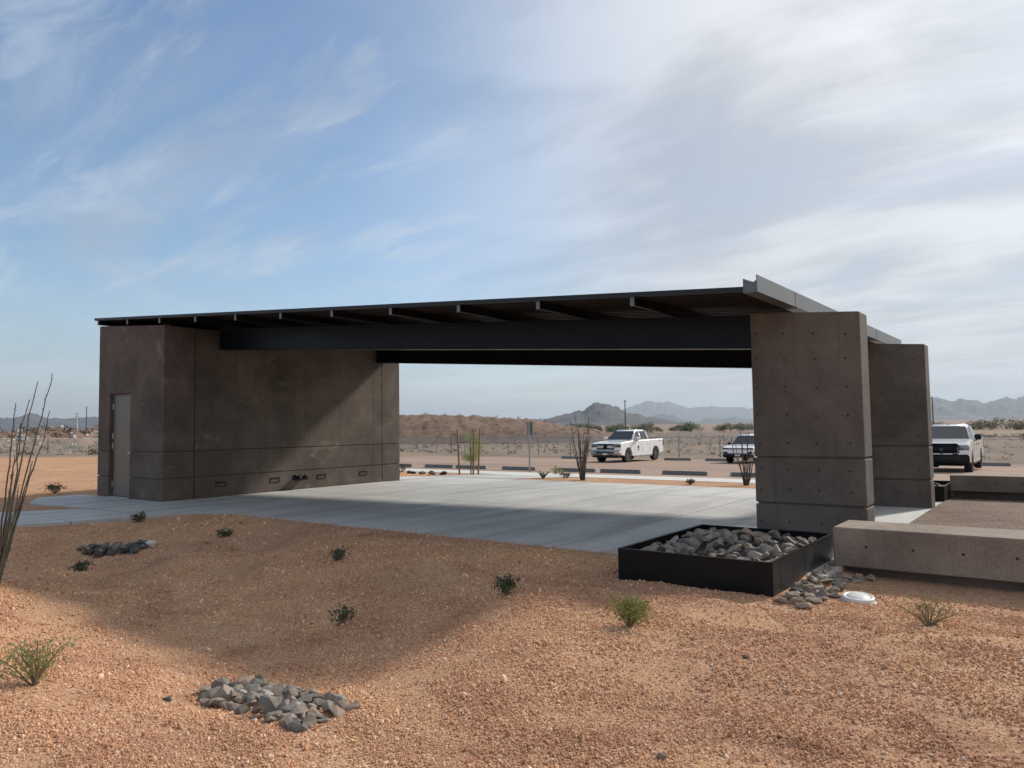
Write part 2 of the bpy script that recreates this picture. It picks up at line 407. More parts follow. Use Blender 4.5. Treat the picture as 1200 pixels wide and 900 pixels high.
def chain_mat():
    mt, t, b = new_mat('chain_link_wire'); p = objc(t)
    sp = t.node('ShaderNodeSeparateXYZ'); t.put(sp.inputs[0], p)
    def strand(sign):
        a = t.math('ADD', sp.outputs[0], t.math('MULTIPLY', sp.outputs[2], sign))
        fr = t.math('FRACT', t.math('MULTIPLY', a, 14.))
        return t.math('LESS_THAN', fr, .14)
    f = t.math('MAXIMUM', strand(1.), strand(-1.))
    b.inputs['Base Color'].default_value = (.42, .42, .41, 1); b.inputs['Metallic'].default_value = .2; b.inputs['Roughness'].default_value = .55
    tr = t.node('ShaderNodeBsdfTransparent'); mx = t.node('ShaderNodeMixShader')
    t.put(mx.inputs[0], f); t.l.new(tr.outputs[0], mx.inputs[1]); t.l.new(b.outputs[0], mx.inputs[2])
    t.l.new(mx.outputs[0], t.n['Material Output'].inputs[0])
    return mt
M['chain'] = chain_mat()

# ------------------------------------------------------------------ ground sheet to the horizon
def arange(a, b, s): return list(np.arange(a, b-1e-6, s))
xs = [-60000,-30000,-15000,-8000,-4000,-2000,-1000,-500,-250,-140] + arange(-90,-6,3) + arange(-6,22,.2) + arange(22,60,2) + [60,90,140,250,500,1000,2000,4000,8000,15000,30000,60000]
ys = [-30000,-15000,-8000,-4000,-2000,-1000,-500,-250,-120,-60,-40,-30,-24,-20,-17,-15,-13.5] + arange(-12.6,.2,.2) + arange(1,60,1.) + arange(60,140,5) + [140,180,250,400,700,1200,2000,3000,5000,8000,15000,30000,60000]
verts = []; faces = []
for y in ys:
    for x in xs:
        z = zg(x, y)
        if (-1.7 < x < 15 and -.60 < y < 10.3) or (-4.6 < x < 2.6 and -1.5 < y < .1): z -= .10       # excavated under the slab
        verts.append((x, y, z))
nx = len(xs)
for j in range(len(ys)-1):
    for i in range(nx-1):
        a = j*nx+i; faces.append((a, a+1, a+1+nx, a+nx))
me = bpy.data.meshes.new('ground'); me.from_pydata(verts, [], faces)
g = tag(obj('ground', me, M['ground']), kind='structure'); smooth(g)

# ------------------------------------------------------------------ slab of jointed concrete panels, paths, lot
slab = empty('slab', (0,0,0)); tag(slab, kind='structure')
def poly_panel(name, pts, z1, thick, mat, parent, zfun=None):
    bm = bmesh.new()
    zt = lambda p: (zfun(p[1]) if zfun else 0)+z1
    top = [bm.verts.new((p[0], p[1], zt(p))) for p in pts]; bot = [bm.verts.new((p[0], p[1], zt(p)-thick)) for p in pts]
    bm.faces.new(top); bm.faces.new(bot[::-1]); n = len(pts)
    for i in range(n): bm.faces.new((bot[i], bot[(i+1) % n], top[(i+1) % n], top[i]))
    bmesh.ops.recalc_face_normals(bm, faces=bm.faces[:])
    return obj(name, bm, mat, parent)
XJ = [0, 2.85, 5.7, 8.5, 11.45, 15.0]; YJ = [-.66, .8, 3.6, 7.0, 10.4]
G = .014
for i in range(len(XJ)-1):
    for j in range(len(YJ)-1):
        x0, x1, y0, y1 = XJ[i]+G, XJ[i+1]-G, YJ[j]+G, YJ[j+1]-G
        p = [(x0,y0),(x1,y0),(x1,y1),(x0,y1)]
        if i == 0 and j == 0: p = [(x0,-1.55),(2.62,-1.55),(x1,-.9),(x1,y1),(x0,y1)]
        if i == 1 and j == 0: p = [(x0,-.88),(3.6,y0),(x1,y0),(x1,y1),(x0,y1)]
        poly_panel('panel', p, 0, .16, M['slab'], slab, (lambda y: zb(y)) )
poly_panel('panel', [(-1.95,7.77),(-.012,7.77),(-.012,10.39),(-1.25,10.39),(-1.95,8.7)], 0, .16, M['slab'], slab, zb)
poly_panel('panel', [(-4.1,-1.1),(-2.6,-1.85),(-.01,-1.5),(-.01,-.02),(-4.1,-.02)], 0, .16, M['slab'], slab)
pw = empty('path', (0,0,0)); tag(pw, kind='structure')
for p in ([(-.02,-1.72),(2.72,-1.57),(2.2,-2.9),(-.75,-2.75)], [(-.76,-2.77),(2.19,-2.92),(1.5,-4.4),(-1.7,-4.2)], [(-1.71,-4.22),(1.49,-4.42),(.4,-6.2),(-2.9,-6.0)], [(-2.91,-6.02),(.39,-6.22),(-1.0,-8.2),(-4.4,-8.0)]):
    poly_panel('panel', p[::-1], 0.004, .14, M['slab'], pw)
# sidewalk along the lot with joints, and the link from the slab
sw = empty('sidewalk', (0,0,0)); tag(sw, kind='structure')
for i in range(14):
    x0 = -22+i*2.75
    poly_panel('panel', [(x0+.008,13.0),(x0+2.742,13.0),(x0+2.742,15.5),(x0+.008,15.5)], .012, .14, M['walk'], sw, zb)
poly_panel('panel', [(-1.35,10.42),(2.3,10.42),(3.2,12.98),(-.2,12.98)], .010, .14, M['slab'], sw, zb)
# parking lot sheet
bm = bmesh.new(); yl = [15.52,17.6,20,22.5,25,27.5,30,33,36.4]
prev = None
for y in yl:
    row = [bm.verts.new((x, y, zb(y)+.006)) for x in (-26,-10,0,10,20,45)]
    if prev:
        for k in range(5): bm.faces.new((prev[k], prev[k+1], row[k+1], row[k]))
    prev = row
tag(obj('parking_lot', bm, M['lot']), kind='structure')
# grey gravel court right of the slab
bm = bmesh.new(); xsn = arange(15.003, 40, 2.5)+[40]; prev = None
for y in (.76, 3, 5, 7, 8, 9.6):
    row = [bm.verts.new((x, y, zb(y)+.008)) for x in xsn]
    if prev:
        for k in range(len(xsn)-1): bm.faces.new((prev[k], prev[k+1], row[k+1], row[k]))
    prev = row
tag(obj('gravel_court', bm, M['court']), kind='structure')

# ------------------------------------------------------------------ the concrete room
SL = .0764
def ztop(x): return 4.174 - .083*x       # sloping top of the room walls
Z2, Z1 = .527, 1.164; RV = .012          # reveal half-gap
room = empty('concrete_room', (0,0,0))
tag(room, 'dark brown concrete room with a metal door carrying the high end of the roof', 'building')
XW, YL = -3.29, 7.73
bm = bmesh.new()
hexa(bm, [(XW+.03,.16,0),(-.03,.16,0),(-.03,YL-.03,0),(XW+.03,YL-.03,0),(XW+.03,.16,ztop(XW)-.02),(-.03,.16,ztop(0)-.02),(-.03,YL-.03,ztop(0)-.02),(XW+.03,YL-.03,ztop(XW)-.02)])
obj('core', bm, M['wall'], room)
def wpanel(x0, x1, y0, y1, z0, z1, m=M['wall']):
    """z1 None: up to the roof slope"""
    bm = bmesh.new(); a, b = (ztop(x0), ztop(x1)) if z1 is None else (z1, z1)
    hexa(bm, [(x0,y0,z0),(x1,y0,z0),(x1,y1,z0),(x0,y1,z0),(x0,y0,a),(x1,y0,b),(x1,y1,b),(x0,y1,a)])
    return obj('wall_panel', bm, m, room)
courses = [(0, Z2-RV), (Z2+RV, Z1-RV), (Z1+RV, None)]
S = .0025
ysplit = [(0, .78-RV), (.78+RV, 1.95-S), (1.95+S, 2.82-S), (2.82+S, 4.09-S), (4.09+S, 5.33-S), (5.33+S, 6.6-S), (6.6+S, 6.98-RV), (6.98+RV, YL)]
for z0, z1 in courses:
    for y0, y1 in ysplit:
        if z1 is None:
            wpanel(-.03, 0, y0, y1, z0, 2.42-S); bm = bmesh.new(); box(bm, -.03, 0, y0, y1, 2.42+S, 4.172); obj('wall_panel', bm, M['wall'], room)
        else: wpanel(-.03, 0, y0, y1, z0, z1)
DX0, DX1, DZ = -2.68, -1.60, 2.63
for z0, z1 in courses[:2]:
    wpanel(XW, DX0, 0, .158, z0, z1); wpanel(DX1, -.0302, 0, .158, z0, z1)
for (x0, x1) in ((XW, DX0), (DX1, -1.30-S), (-1.30+S, -.0302)):
    wpanel(x0, x1, 0, .158, Z1+RV, 2.42-S)
wpanel(XW, DX0, 0, .158, 2.42+S, DZ-.0005); wpanel(DX1, -1.3-S, 0, .158, 2.42+S, DZ-.0005)
wpanel(XW, -1.30-S, 0, .158, DZ, None); wpanel(-1.30+S, -.0302, 0, .158, 2.42+S, None)
for z0, z1 in courses: wpanel(XW, XW+.03, .16, YL, z0, z1 if z1 else 4.43)
for z0, z1 in courses: wpanel(XW+.031, -.031, YL-.03, YL, z0, z1 if z1 else 4.17)
bm = bmesh.new(); box(bm, XW+.031, DX0-.04, .03, .1595, 0, 4.3); box(bm, DX1+.04, -.031, .03, .1595, 0, 4.2); obj('backing', bm, M['wall'], room)
# door
dr = obj('door', boxm(DX0+.058, DX1-.028, .075, .115, .03, DZ-.048, .003), M['door'], room); dr['label'] = 'brushed grey metal door leaf'
obj('handle', (lambda b: (lathe(b, [(.03,0),(.03,.012),(.012,.014),(.012,.05)], 12, 'Y', (0,0,0)), bmesh.ops.scale(b, vec=(1,-1,1), verts=b.verts[:]), box(b, -.012, .10, -.062, -.045, -.010, .010), bmesh.ops.recalc_face_normals(b, faces=b.faces[:]), b)[-1])(bmesh.new()), M['chrome'], dr, loc=(DX1-.13, .074, 1.12))
for hz in (.32, 1.30, 1.55, 2.30):
    bm = bmesh.new(); tube(bm, [(DX0+.057,.066,hz-.07),(DX0+.057,.066,hz+.07)], .009, 8); obj('hinge', bm, M['chrome'], dr)
obj('threshold', boxm(DX0+.02, DX1-.01, -.012, .155, .0, .022), M['chrome'], room)
bm = bmesh.new()
box(bm, DX0+.004, DX0+.055, .06, .156, 0.002, DZ-.004); box(bm, DX1-.026, DX1-.004, .06, .156, 0.002, DZ-.004); box(bm, DX0+.056, DX1-.027, .06, .156, DZ-.046, DZ-.004)
obj('door_frame', bm, M['frame'], room)
# form-tie holes: thin proud discs, the shade of each hole put into their colour
def hole_disc_mesh(axis):
    bm = bmesh.new(); lathe(bm, [(.019, -.004), (.019, .0006), (.012, .0012)], 8, axis); me = bpy.data.meshes.new('tie_hole'); bm.to_mesh(me); bm.free(); me.materials.append(M['hole']); return me
hole_disc_x = hole_disc_mesh('X')
bm = bmesh.new(); lathe(bm, [(.011, -.0012), (.017, -.0006), (.017, .004)], 8, 'Y'); hole_disc_y = bpy.data.meshes.new('tie_hole'); bm.to_mesh(hole_disc_y); bm.free(); hole_disc_y.materials.append(M['hole'])
for z in (.30, .64, 1.05, 1.40, 1.86, 2.31, 2.76, 3.21, 3.66):
    for k in range(17):
        y = .28 + k*.455
        if z == .30 and min(abs(y-c) for c in (1.5, 3.08, 3.86, 4.64, 6.2)) < .27: continue
        if min(abs(y-.78), abs(y-6.98)) < .06: y += .08
        obj('tie_hole', hole_disc_x, None, room, (0, y+random.uniform(-.01,.01), z+random.uniform(-.01,.01)))
for z in (.30, .64, 1.05, 1.40, 1.86, 2.31, 2.90, 3.35, 3.8):
    for x in (-2.95, -2.4, -1.95, -1.1, -.65, -.2):
        if DX0-.1 < x < DX1+.1 and z < DZ+.15: continue
        obj('tie_hole', hole_disc_y, None, room, (x, 0, z))
# recessed step lights and the twin black pipe fitting on the wall
for k, (yc, lab) in enumerate(((1.50, 'small recessed step light in the shaded wall, nearest the door'), (3.08, 'small recessed step light just left of the twin black pipe fitting'), (4.64, 'small recessed step light just right of the twin black pipe fitting'), (6.20, 'small recessed step light in the sunlit wall, farthest from the door'))):
    t = empty('step_light', (0, yc, .31)); tag(t, lab, 'wall light', 'step lights in the room wall')
    bm = bmesh.new()
    for a in ((-.145,.145,.048,.062),(-.145,.145,-.062,-.048),(-.145,-.131,-.048,.048),(.131,.145,-.048,.048)): box(bm, .0008, .016, a[0], a[1], a[2], a[3])
    obj('frame', bm, M['blackplastic'], t)
    obj('lens', boxm(.0006, .006, -.130, .130, -.047, .020), M['wall'], t)
    obj('louvre', boxm(.0006, .013, -.130, .130, .021, .047), M['blackplastic'], t)
t = empty('pipe_fitting', (0, 3.86, .33)); tag(t, 'twin black round pipe fitting sticking out low on the wall', 'pipe fitting')
for dy in (-.105, .105):
    bm = bmesh.new(); lathe(bm, [(.085,.001),(.085,.02),(.055,.025),(.055,.16),(.075,.165),(.075,.215),(.06,.225)], 16, 'X'); smooth(obj('pipe', bm, M['blackplastic'], t, (0, dy, 0)))
obj('wall_plate', boxm(.0005, .018, -.2, .2, -.07, .07, .004), M['blackplastic'], t)

# ------------------------------------------------------------------ columns
CX0, CX1 = 13.54, 14.99; ZC = lambda x: 3.222-.0849*(x-CX0)
def column(y0, y1, label):
    c = empty('concrete_column', ((CX0+CX1)/2, (y0+y1)/2, 0)); tag(c, label, 'column', 'concrete columns of the shelter')
    ox, oy = (CX0+CX1)/2, (y0+y1)/2
    bm = bmesh.new(); box(bm, CX0-ox+.03, CX1-ox-.03, y0-oy+.03, y1-oy-.03, -.1, 3.0); obj('core', bm, M['column'], c)
    for z0, z1 in ((-.1, Z2-RV), (Z2+RV, Z1-RV), (Z1+RV, None)):
        bm = bmesh.new(); a, b = (ZC(CX0), ZC(CX1)) if z1 is None else (z1, z1)
        hexa(bm, [(CX0-ox,y0-oy,z0),(CX1-ox,y0-oy,z0),(CX1-ox,y1-oy,z0),(CX0-ox,y1-oy,z0),(CX0-ox,y0-oy,a),(CX1-ox,y0-oy,b),(CX1-ox,y1-oy,b),(CX0-ox,y1-oy,a)])
        bmesh.ops.bevel(bm, geom=bm.edges[:], offset=.012, segments=1, affect='EDGES')
        obj('block', bm, M['column'], c)
    for z in (.28, .72, 1.0, 1.37, 1.76, 2.16, 2.56, 2.92):
        for x in (CX0+.08, CX0+.47, CX0+.87, CX0+1.27):
            zz = z - .0849*(x-CX0)*(z > 1.2)*(z-1.2)/1.8
            obj('tie_hole', hole_disc_y, None, c, (x-ox+random.uniform(-.012,.012), y0-oy, zz+random.uniform(-.012,.012)))
    return c
column(1.397, 1.844, 'massive square-edged concrete column nearest the rock-filled planter')
column(6.817, 7.264, 'concrete column standing behind the nearer one, close to the dark-bumpered pickup')

# ------------------------------------------------------------------ the roof
YF, YR = -.08, 7.95; XL, XR = -3.40, 13.98
roof = empty('shelter_roof', (0,0,0)); tag(roof, 'thin sloping metal roof with dark steel beams and rafters over the slab', 'roof')
def zr(x): return 4.345-SL*x              # top of rafters = underside of deck
def slope_box(x0, x1, y0, y1, a, b, f=zr):
    """box following the slope, from f+a to f+b"""
    bm = bmesh.new()
    hexa(bm, [(x0,y0,f(x0)+a),(x1,y0,f(x1)+a),(x1,y1,f(x1)+a),(x0,y1,f(x0)+a),(x0,y0,f(x0)+b),(x1,y0,f(x1)+b),(x1,y1,f(x1)+b),(x0,y1,f(x0)+b)])
    return bm
# ribbed deck (ribs run down the slope)
bm = bmesh.new(); prof = []
y = YF+.03
while y < YR-.2:
    prof += [(y, .002), (y+.085, .002), (y+.105, .036), (y+.175, .036)]; y += .195
prof.append((YR-.03, .002))
ra = [bm.verts.new((XL+.02, p[0], zr(XL)+p[1])) for p in prof]; rb = [bm.verts.new((XR-.01, p[0], zr(XR)+p[1])) for p in prof]
for i in range(len(prof)-1): bm.faces.new((ra[i], ra[i+1], rb[i+1], rb[i]))
obj('deck', bm, M['deck'], roof)
obj('roofing', slope_box(XL+.01, XR-.005, YF+.015, YR-.015, .038, .056), M['roof_top'], roof)
obj('fascia', slope_box(XL, XR, YF-.012, YF+.014, -.004, .060), M['fascia'], roof)
obj('fascia', slope_box(XL, XR, YR-.014, YR+.012, -.004, .060), M['fascia'], roof)
obj('fascia', slope_box(XL-.013, XL-.001, YF-.012, YR+.012, -.004, .060), M['fascia'], roof)
k = 0; x = -1.70-1.57
while x < 14:
    bm = bmesh.new()   # I-section rafter: web and two flanges, with a bright end plate
    for (hw, a, b) in ((.03, -.118, -.108), (.007, -.1079, -.0121), (.03, -.012, -.001)):
        bmx = [(x-hw,YF+.03,zr(x)+a),(x+hw,YF+.03,zr(x)+a),(x+hw,YR-.03,zr(x)+a),(x-hw,YR-.03,zr(x)+a),(x-hw,YF+.03,zr(x)+b),(x+hw,YF+.03,zr(x)+b),(x+hw,YR-.03,zr(x)+b),(x-hw,YR-.03,zr(x)+b)]
        hexa(bm, bmx)
    rf = obj('rafter', bm, M['rafter'], roof)
    obj('end_plate', boxm(x-.033, x+.033, YF+.018, YF+.029, zr(x)-.125, zr(x)-.002), M['gutter'], rf)
    x += 1.57
def beam(y0, y1, zb0, zb1, x0, x1, mat, lab, flip):
    """steel channel whose underside runs from zb0 at x0 to zb1 at x1, top under the rafters"""
    bm = bmesh.new()
    def sl(ya, yb, a0, a1, b0, b1): hexa(bm, [(x0,ya,a0),(x1,ya,a1),(x1,yb,a1),(x0,yb,a0),(x0,ya,b0),(x1,ya,b1),(x1,yb,b1),(x0,yb,b0)])
    t0, t1 = zr(x0)-.121, zr(x1)-.121
    ym = (y0+y1)/2
    sl(y0+.035, y1-.035, zb0+.022, zb1+.022, t0-.022, t1-.022)
    bw = obj('beam', bm, mat, roof); bw['label'] = lab
    bm = bmesh.new(); sl(y0, y1, zb0, zb1, zb0+.0215, zb1+.0215); obj('flange', bm, mat, bw)
    bm = bmesh.new(); sl(y0, y1, t0-.0215, t1-.0215, t0, t1); obj('flange', bm, mat, bw)
beam(1.40, 1.62, 3.69, 2.71, .001, CX0-.001, M['steel'], 'blue black front beam', 0)
beam(6.72, 7.0, 3.68, 2.70, .001, CX0-.001, M['black_beam'], 'black rear beam', 0)
# box gutter along the low edge
gz = zr(XR)
bm = bmesh.new()
XG0, XG1 = XR+.002, 14.16
box(bm, XG1-.012, XG1, YF-.02, YR+1.6, 3.255, 3.465); box(bm, XG0, XG1-.0125, YF-.012, YR+1.6, 3.255, 3.267)
box(bm, XG0, XG0+.012, YF-.018, YR+1.6, 3.2675, 3.435)
obj('gutter', bm, M['gutter'], roof)
bm = bmesh.new(); v = [bm.verts.new(p) for p in ((XG0,YF-.019,3.268),(XG1-.013,YF-.019,3.268),(XG1-.013,YF-.019,3.40),(XG1-.05,YF-.019,3.38),(XG0,YF-.019,3.434))]
f = bm.faces.new(v); e = bmesh.ops.extrude_face_region(bm, geom=[f]); bmesh.ops.translate(bm, vec=(0,.010,0), verts=[q for q in e['geom'] if isinstance(q, bmesh.types.BMVert)]); bmesh.ops.recalc_face_normals(bm, faces=bm.faces[:])
obj('gutter_end', bm, M['gutter'], roof)
for yy in (1.5, 4.0, 6.9):
    obj('joint_strip', boxm(XG1+.0005, XG1+.004, yy-.03, yy+.03, 3.257, 3.464), M['gutter'], roof)

# ------------------------------------------------------------------ planters, benches, cap
def planter(x0, x1, y0, y1, z0, z1, seams, label):
    t = empty('steel_planter', ((x0+x1)/2, (y0+y1)/2, z0)); ox, oy = t.location.x, t.location.y
    tag(t, label, 'planter')
    th = .012
    obj('wall_plate', boxm(x0-ox, x1-ox, y0-oy, y0-oy+th, 0, z1-z0), M['planter'], t)
    obj('wall_plate', boxm(x0-ox, x1-ox, y1-oy-th, y1-oy, 0, z1-z0), M['planter'], t)
    obj('wall_plate', boxm(x0-ox, x0-ox+th, y0-oy+th, y1-oy-th, 0, z1-z0), M['planter'], t)
    ed = [y0+th]+seams+[y1-th]
    for a, b in zip(ed, ed[1:]): obj('side_panel', boxm(x1-ox-th, x1-ox, a-oy+.004, b-oy-.004, 0, z1-z0), M['planter_side_lit'], t)
    obj('backing', boxm(x1-ox-.022, x1-ox-th-.001, y0-oy+th+.001, y1-oy-th-.001, 0, z1-z0-.01), M['planter'], t)
    rim = bmesh.new()
    for q in ((x0,x1,y0,y0+.035),(x0,x1,y1-.035,y1),(x0,x0+.035,y0+.0351,y1-.0351),(x1-.035,x1,y0+.0351,y1-.0351)): box(rim, q[0]-ox, q[1]-ox, q[2]-oy, q[3]-oy, z1-z0+.0005, z1-z0+.012)
    obj('rim', rim, M['planter'], t)
    obj('soil_fill', boxm(x0-ox+.03, x1-ox-.03, y0-oy+.03, y1-oy-.03, .02, z1-z0-.085), M['rock_dark'], t)
    return t
PX0, PX1, PY0, PY1, PZ0, PZ1 = 13.09, 14.78, -1.80, .52, -.10, .28
planter(PX0, PX1, PY0, PY1, PZ0, PZ1, [-1.54, -1.14, -.73, -.37], 'low black steel planter full of grey rocks in front of the near column')
planter(13.3, 14.985, 8.62, 10.3, -.1, .27, [9.0, 9.5, 9.9], 'small black steel planter of rocks behind the far column')
def bench(x0, x1, y0, y1, z0, z1, zg0, label, nh):
    t = empty('bench_wall', (x0, y0, zg0)); tag(t, label, 'bench', 'concrete bench walls')
    obj('seat_block', boxm(0, x1-x0, 0, y1-y0, z0-zg0, z1-zg0, .012), M['bench'], t)
    obj('plinth', boxm(.025, x1-x0-.025, .11, y1-y0-.11, -.25, z0-zg0+.002), M['wall'], t)
    for k in range(nh): obj('tie_hole', hole_disc_y, None, t, (.35+k*.47, 0, (z0+z1)/2-zg0+.02))
bench(14.90, 21.5, 0.0, .75, 0.0, .44, -.08, 'long low concrete bench wall beside the rock-filled black planter', 12)
bench(14.99, 22.0, 9.5, 10.1, .12, .46, -.04, 'far concrete bench wall in front of the dark-bumpered pickup', 12)
t = empty('cleanout_cap', (15.43, -1.30, zg(15.43,-1.30)-.012)); tag(t, 'round white plastic cleanout cap half buried in the gravel', 'pipe cap')
bm = bmesh.new(); lathe(bm, [(.172,-.04),(.172,.012),(.150,.02),(.150,.062),(.142,.072),(.118,.073),(.112,.067),(.106,.067),(.100,.074),(.03,.076)], 32); smooth(obj('cap', bm, M['white_pvc'], t, rot=(R(4),R(3),0)))

# ------------------------------------------------------------------ rocks
def rock_mesh(seed, flat):
    rg = random.Random(seed); bm = bmesh.new()
    for _ in range(rg.randint(15, 22)):
        v = Vector((rg.gauss(0,1), rg.gauss(0,1), rg.gauss(0,1))).normalized()
        v = Vector((v.x*rg.uniform(.78,1.08), v.y*rg.uniform(.55,.9), v.z*flat*rg.uniform(.75,1.15))); bm.verts.new(v)
    r = bmesh.ops.convex_hull(bm, input=bm.verts[:])
    junk = [e for e in r['geom_interior'] if isinstance(e, bmesh.types.BMVert)]
    bmesh.ops.delete(bm, geom=junk, context='VERTS')
    me = bpy.data.meshes.new('rock'); bm.to_mesh(me); bm.free(); return me
def rock_set(mat, n, s0):
    out = []
    for i in range(n):
        me = rock_mesh(s0+i, random.choice((.38,.5,.6,.72))); me.materials.append(mat); out.append(me)
    return out
RK = rock_set(M['rock'], 24, 100); RD = rock_set(M['rock_dark'], 10, 300)
def put_rock(meshes, x, y, z, r, label, group, tilt=.5):
    o = obj('rock', random.choice(meshes), None, None, (x, y, z), (random.uniform(-tilt,tilt), random.uniform(-tilt,tilt), random.uniform(0,6.28)), (r*random.uniform(.85,1.2), r*random.uniform(.85,1.2), r*random.uniform(.8,1.15)))
    return tag(o, label, 'rock', group)
# planter heap: jittered rows, slightly mounded
ny, nx_ = 14, 10
for j in range(ny):
    for i in range(nx_):
        u = (i+.5+random.uniform(-.3,.3)+(.25 if j % 2 else -.25))/nx_; v = (j+.5+random.uniform(-.3,.3))/ny
        r = .062+.058*random.random()**1.4
        x = min(PX1-.045-r*1.15, max(PX0+.045+r*1.15, PX0+u*(PX1-PX0))); y = min(PY1-.045-r*1.15, max(PY0+.045+r*1.15, PY0+v*(PY1-PY0)))
        mound = .10*(1-abs(2*u-1)**2.4)*(1-abs(2*v-1)**2.4)
        put_rock(RK, x, y, PZ1-.075+mound+random.uniform(-.03,.02), r, 'angular grey rock heaped inside the low black planter', 'rocks in the near planter', .7)
for _ in range(12):
    put_rock(RK, random.uniform(14.1,14.88), random.uniform(8.72,9.5), .22+random.uniform(-.03,.03), random.uniform(.07,.11), 'grey rock in the small planter behind the far column', 'rocks in the far planter')
# spill of river rocks along the planter's right side
pts = []
for _ in range(900):
    v = random.random(); y = -1.95+v*2.0; x = 14.86+random.random()**1.2*(.30-.08*v+.06*math.sin(v*3.1)+(.30*max(0,v-.75)*4 if v > .75 else 0))
    r = random.uniform(.05, .095)*(1.2-.35*v)
    if y > -.05+.0 and x > 14.88: continue
    if all((x-a)**2+(y-b)**2 > (.64*(r+c))**2 for a, b, c in pts): pts.append((x, y, r))
for x, y, r in pts:
    put_rock(RK, x, y, zg(x,y)+r*.30, r, 'grey rock spilled on the gravel along the side of the black planter', 'rocks beside the near planter', .4)
# rock apron in the near swale (lozenge seen at the lower left)
def patch(quad, n, r0, r1, meshes, label, group, seed, pile=.05):
    rg = random.Random(seed); got = []
    a, b, c, d = [Vector(q) for q in quad]
    for _ in range(n*60):
        u, v = rg.random(), rg.random()
        p = (a*(1-u)+b*u)*(1-v)+(d*(1-u)+c*u)*v
        r = r0+(r1-r0)*rg.random()**1.6; r *= 1 if rg.random() > .10 else 1.4
        if all((p.x-g_[0])**2+(p.y-g_[1])**2 > (.56*(r+g_[2]))**2 for g_ in got):
            edge = min(u, 1-u, v, 1-v); got.append((p.x, p.y, r, edge))
        if len(got) >= n: break
    for x, y, r, e in got:
        put_rock(meshes, x, y, zg(x,y)+r*.22+pile*min(1,e*4), r, label, group, .6)
    for x, y, r, e in rg.sample(got, len(got)//16):
        put_rock(meshes, x+rg.uniform(-.05,.05), y+rg.uniform(-.05,.05), zg(x,y)+r*.75+pile*min(1,e*4), r*.7, label, group, .8)
patch([(11.60,-5.93),(11.50,-5.28),(13.30,-5.76),(13.42,-6.32)], 104, .052, .10, RK, 'angular grey rock in the lozenge-shaped rock apron nearest the camera', 'rocks of the near rock apron', 5)
patch([(3.6,-3.42),(3.7,-3.08),(4.75,-2.66),(4.75,-3.1)], 40, .08, .13, RD, 'dark grey rock in the small rock apron below the path', 'rocks of the far rock apron', 9)
tag(obj('rock', rock_mesh(77,.7), M['rock_white'], None, (4.80,-2.74,zg(4.80,-2.74)+.06), (0,.2,.4), .11), 'pale whitish rock at the right end of the far dark rock apron', 'rock')
tag(obj('rock', rock_mesh(78,.7), M['rock_dark'], None, (11.67,-6.16,zg(11.67,-6.16)+.015), (0,.2,.4), .042), 'single small dark stone lying on the gravel left of the near rock apron', 'rock')
for x, y, r, lab in ((15.35,-5.45,.035,'small grey stone lying alone on the gravel at the bottom of the picture'), (16.55,-4.9,.04,'small pale stone lying alone on the gravel at the bottom right'), (15.2,-3.75,.03,'small dark stone on the gravel below the white cap')):
    tag(obj('rock', rock_mesh(int(x*100),.6), M['rock'], None, (x,y,zg(x,y)+r*.3), (.2,.1,x), r), lab, 'rock')
for i, (x, y) in enumerate(((-2.6,11.5),(-2.2,11.6),(-1.9,11.3),(-3.0,11.35),(-3.4,11.6),(-1.6,11.55),(-3.8,11.4),(-2.4,11.2))):
    put_rock(RD, x, y, zb(y)+.05, .16, 'low dark rock in the bed left of the staked tree', 'dark rocks in the rear bed')

# ------------------------------------------------------------------ gravel chips scattered over the foreground (stuff)
def gravel():
    rg = np.random.default_rng(3); pts = []; scl = []; tint = []
    bands = [(2.2, 5., 7600, .0042), (5., 8., 4400, .0050), (8., 12., 1700, .0062), (12., 18., 420, .0080)]
    ca, sa = fw.x, fw.y; base_ang = math.atan2(fw.y, fw.x)
    for r_a, r_b, dens, rad in bands:
        half = R(44); n = int(half*(r_b**2-r_a**2)*dens)
        rr = np.sqrt(rg.random(n)*(r_b**2-r_a**2)+r_a**2); an = base_ang+(rg.random(n)*2-1)*half
        X = CAM.x+rr*np.cos(an); Y = CAM.y+rr*np.sin(an); s = rad*np.exp(rg.normal(0,.45,n))
        for x, y, q in zip(X.tolist(), Y.tolist(), s.tolist()):
            if y > -.70 or (x < 3.0 and y > -1.6+(x-2.75)*1.6-.2): continue
            if x < 2.9+(y+1.6)*.55 and y < -1.5: continue
            if x > 14.93 and y > .05: continue
            if PX0-.01 < x < PX1+.01 and y > PY0-.01: continue
            if mnoise.noise(Vector((x*.9, y*.9, 3.3))) < -.28 and rg.random() < .75: continue      # thin patches of bare grit
            pts.append((x, y, zg(x,y)+q*.35)); scl.append(q)
    for _ in range(900):       # chips kicked onto the edge of the slab
        x = 3.7+rg.random()*9.3; y = -.66+abs(rg.normal(0,.10)); q = float(.007*np.exp(rg.normal(0,.3)))
        pts.append((x, y, q*.4)); scl.append(q)
    return pts, scl
gp, gs = gravel()
me = bpy.data.meshes.new('gravel'); me.vertices.add(len(gp)); me.vertices.foreach_set('co', np.array(gp, dtype=np.float32).ravel())
at = me.attributes.new('chip_size', 'FLOAT', 'POINT'); at.data.foreach_set('value', np.array(gs, dtype=np.float32))
gravel_obj = obj('gravel', me); tag(gravel_obj, 'tan and pink gravel chips covering the foreground', 'gravel', kind='stuff')
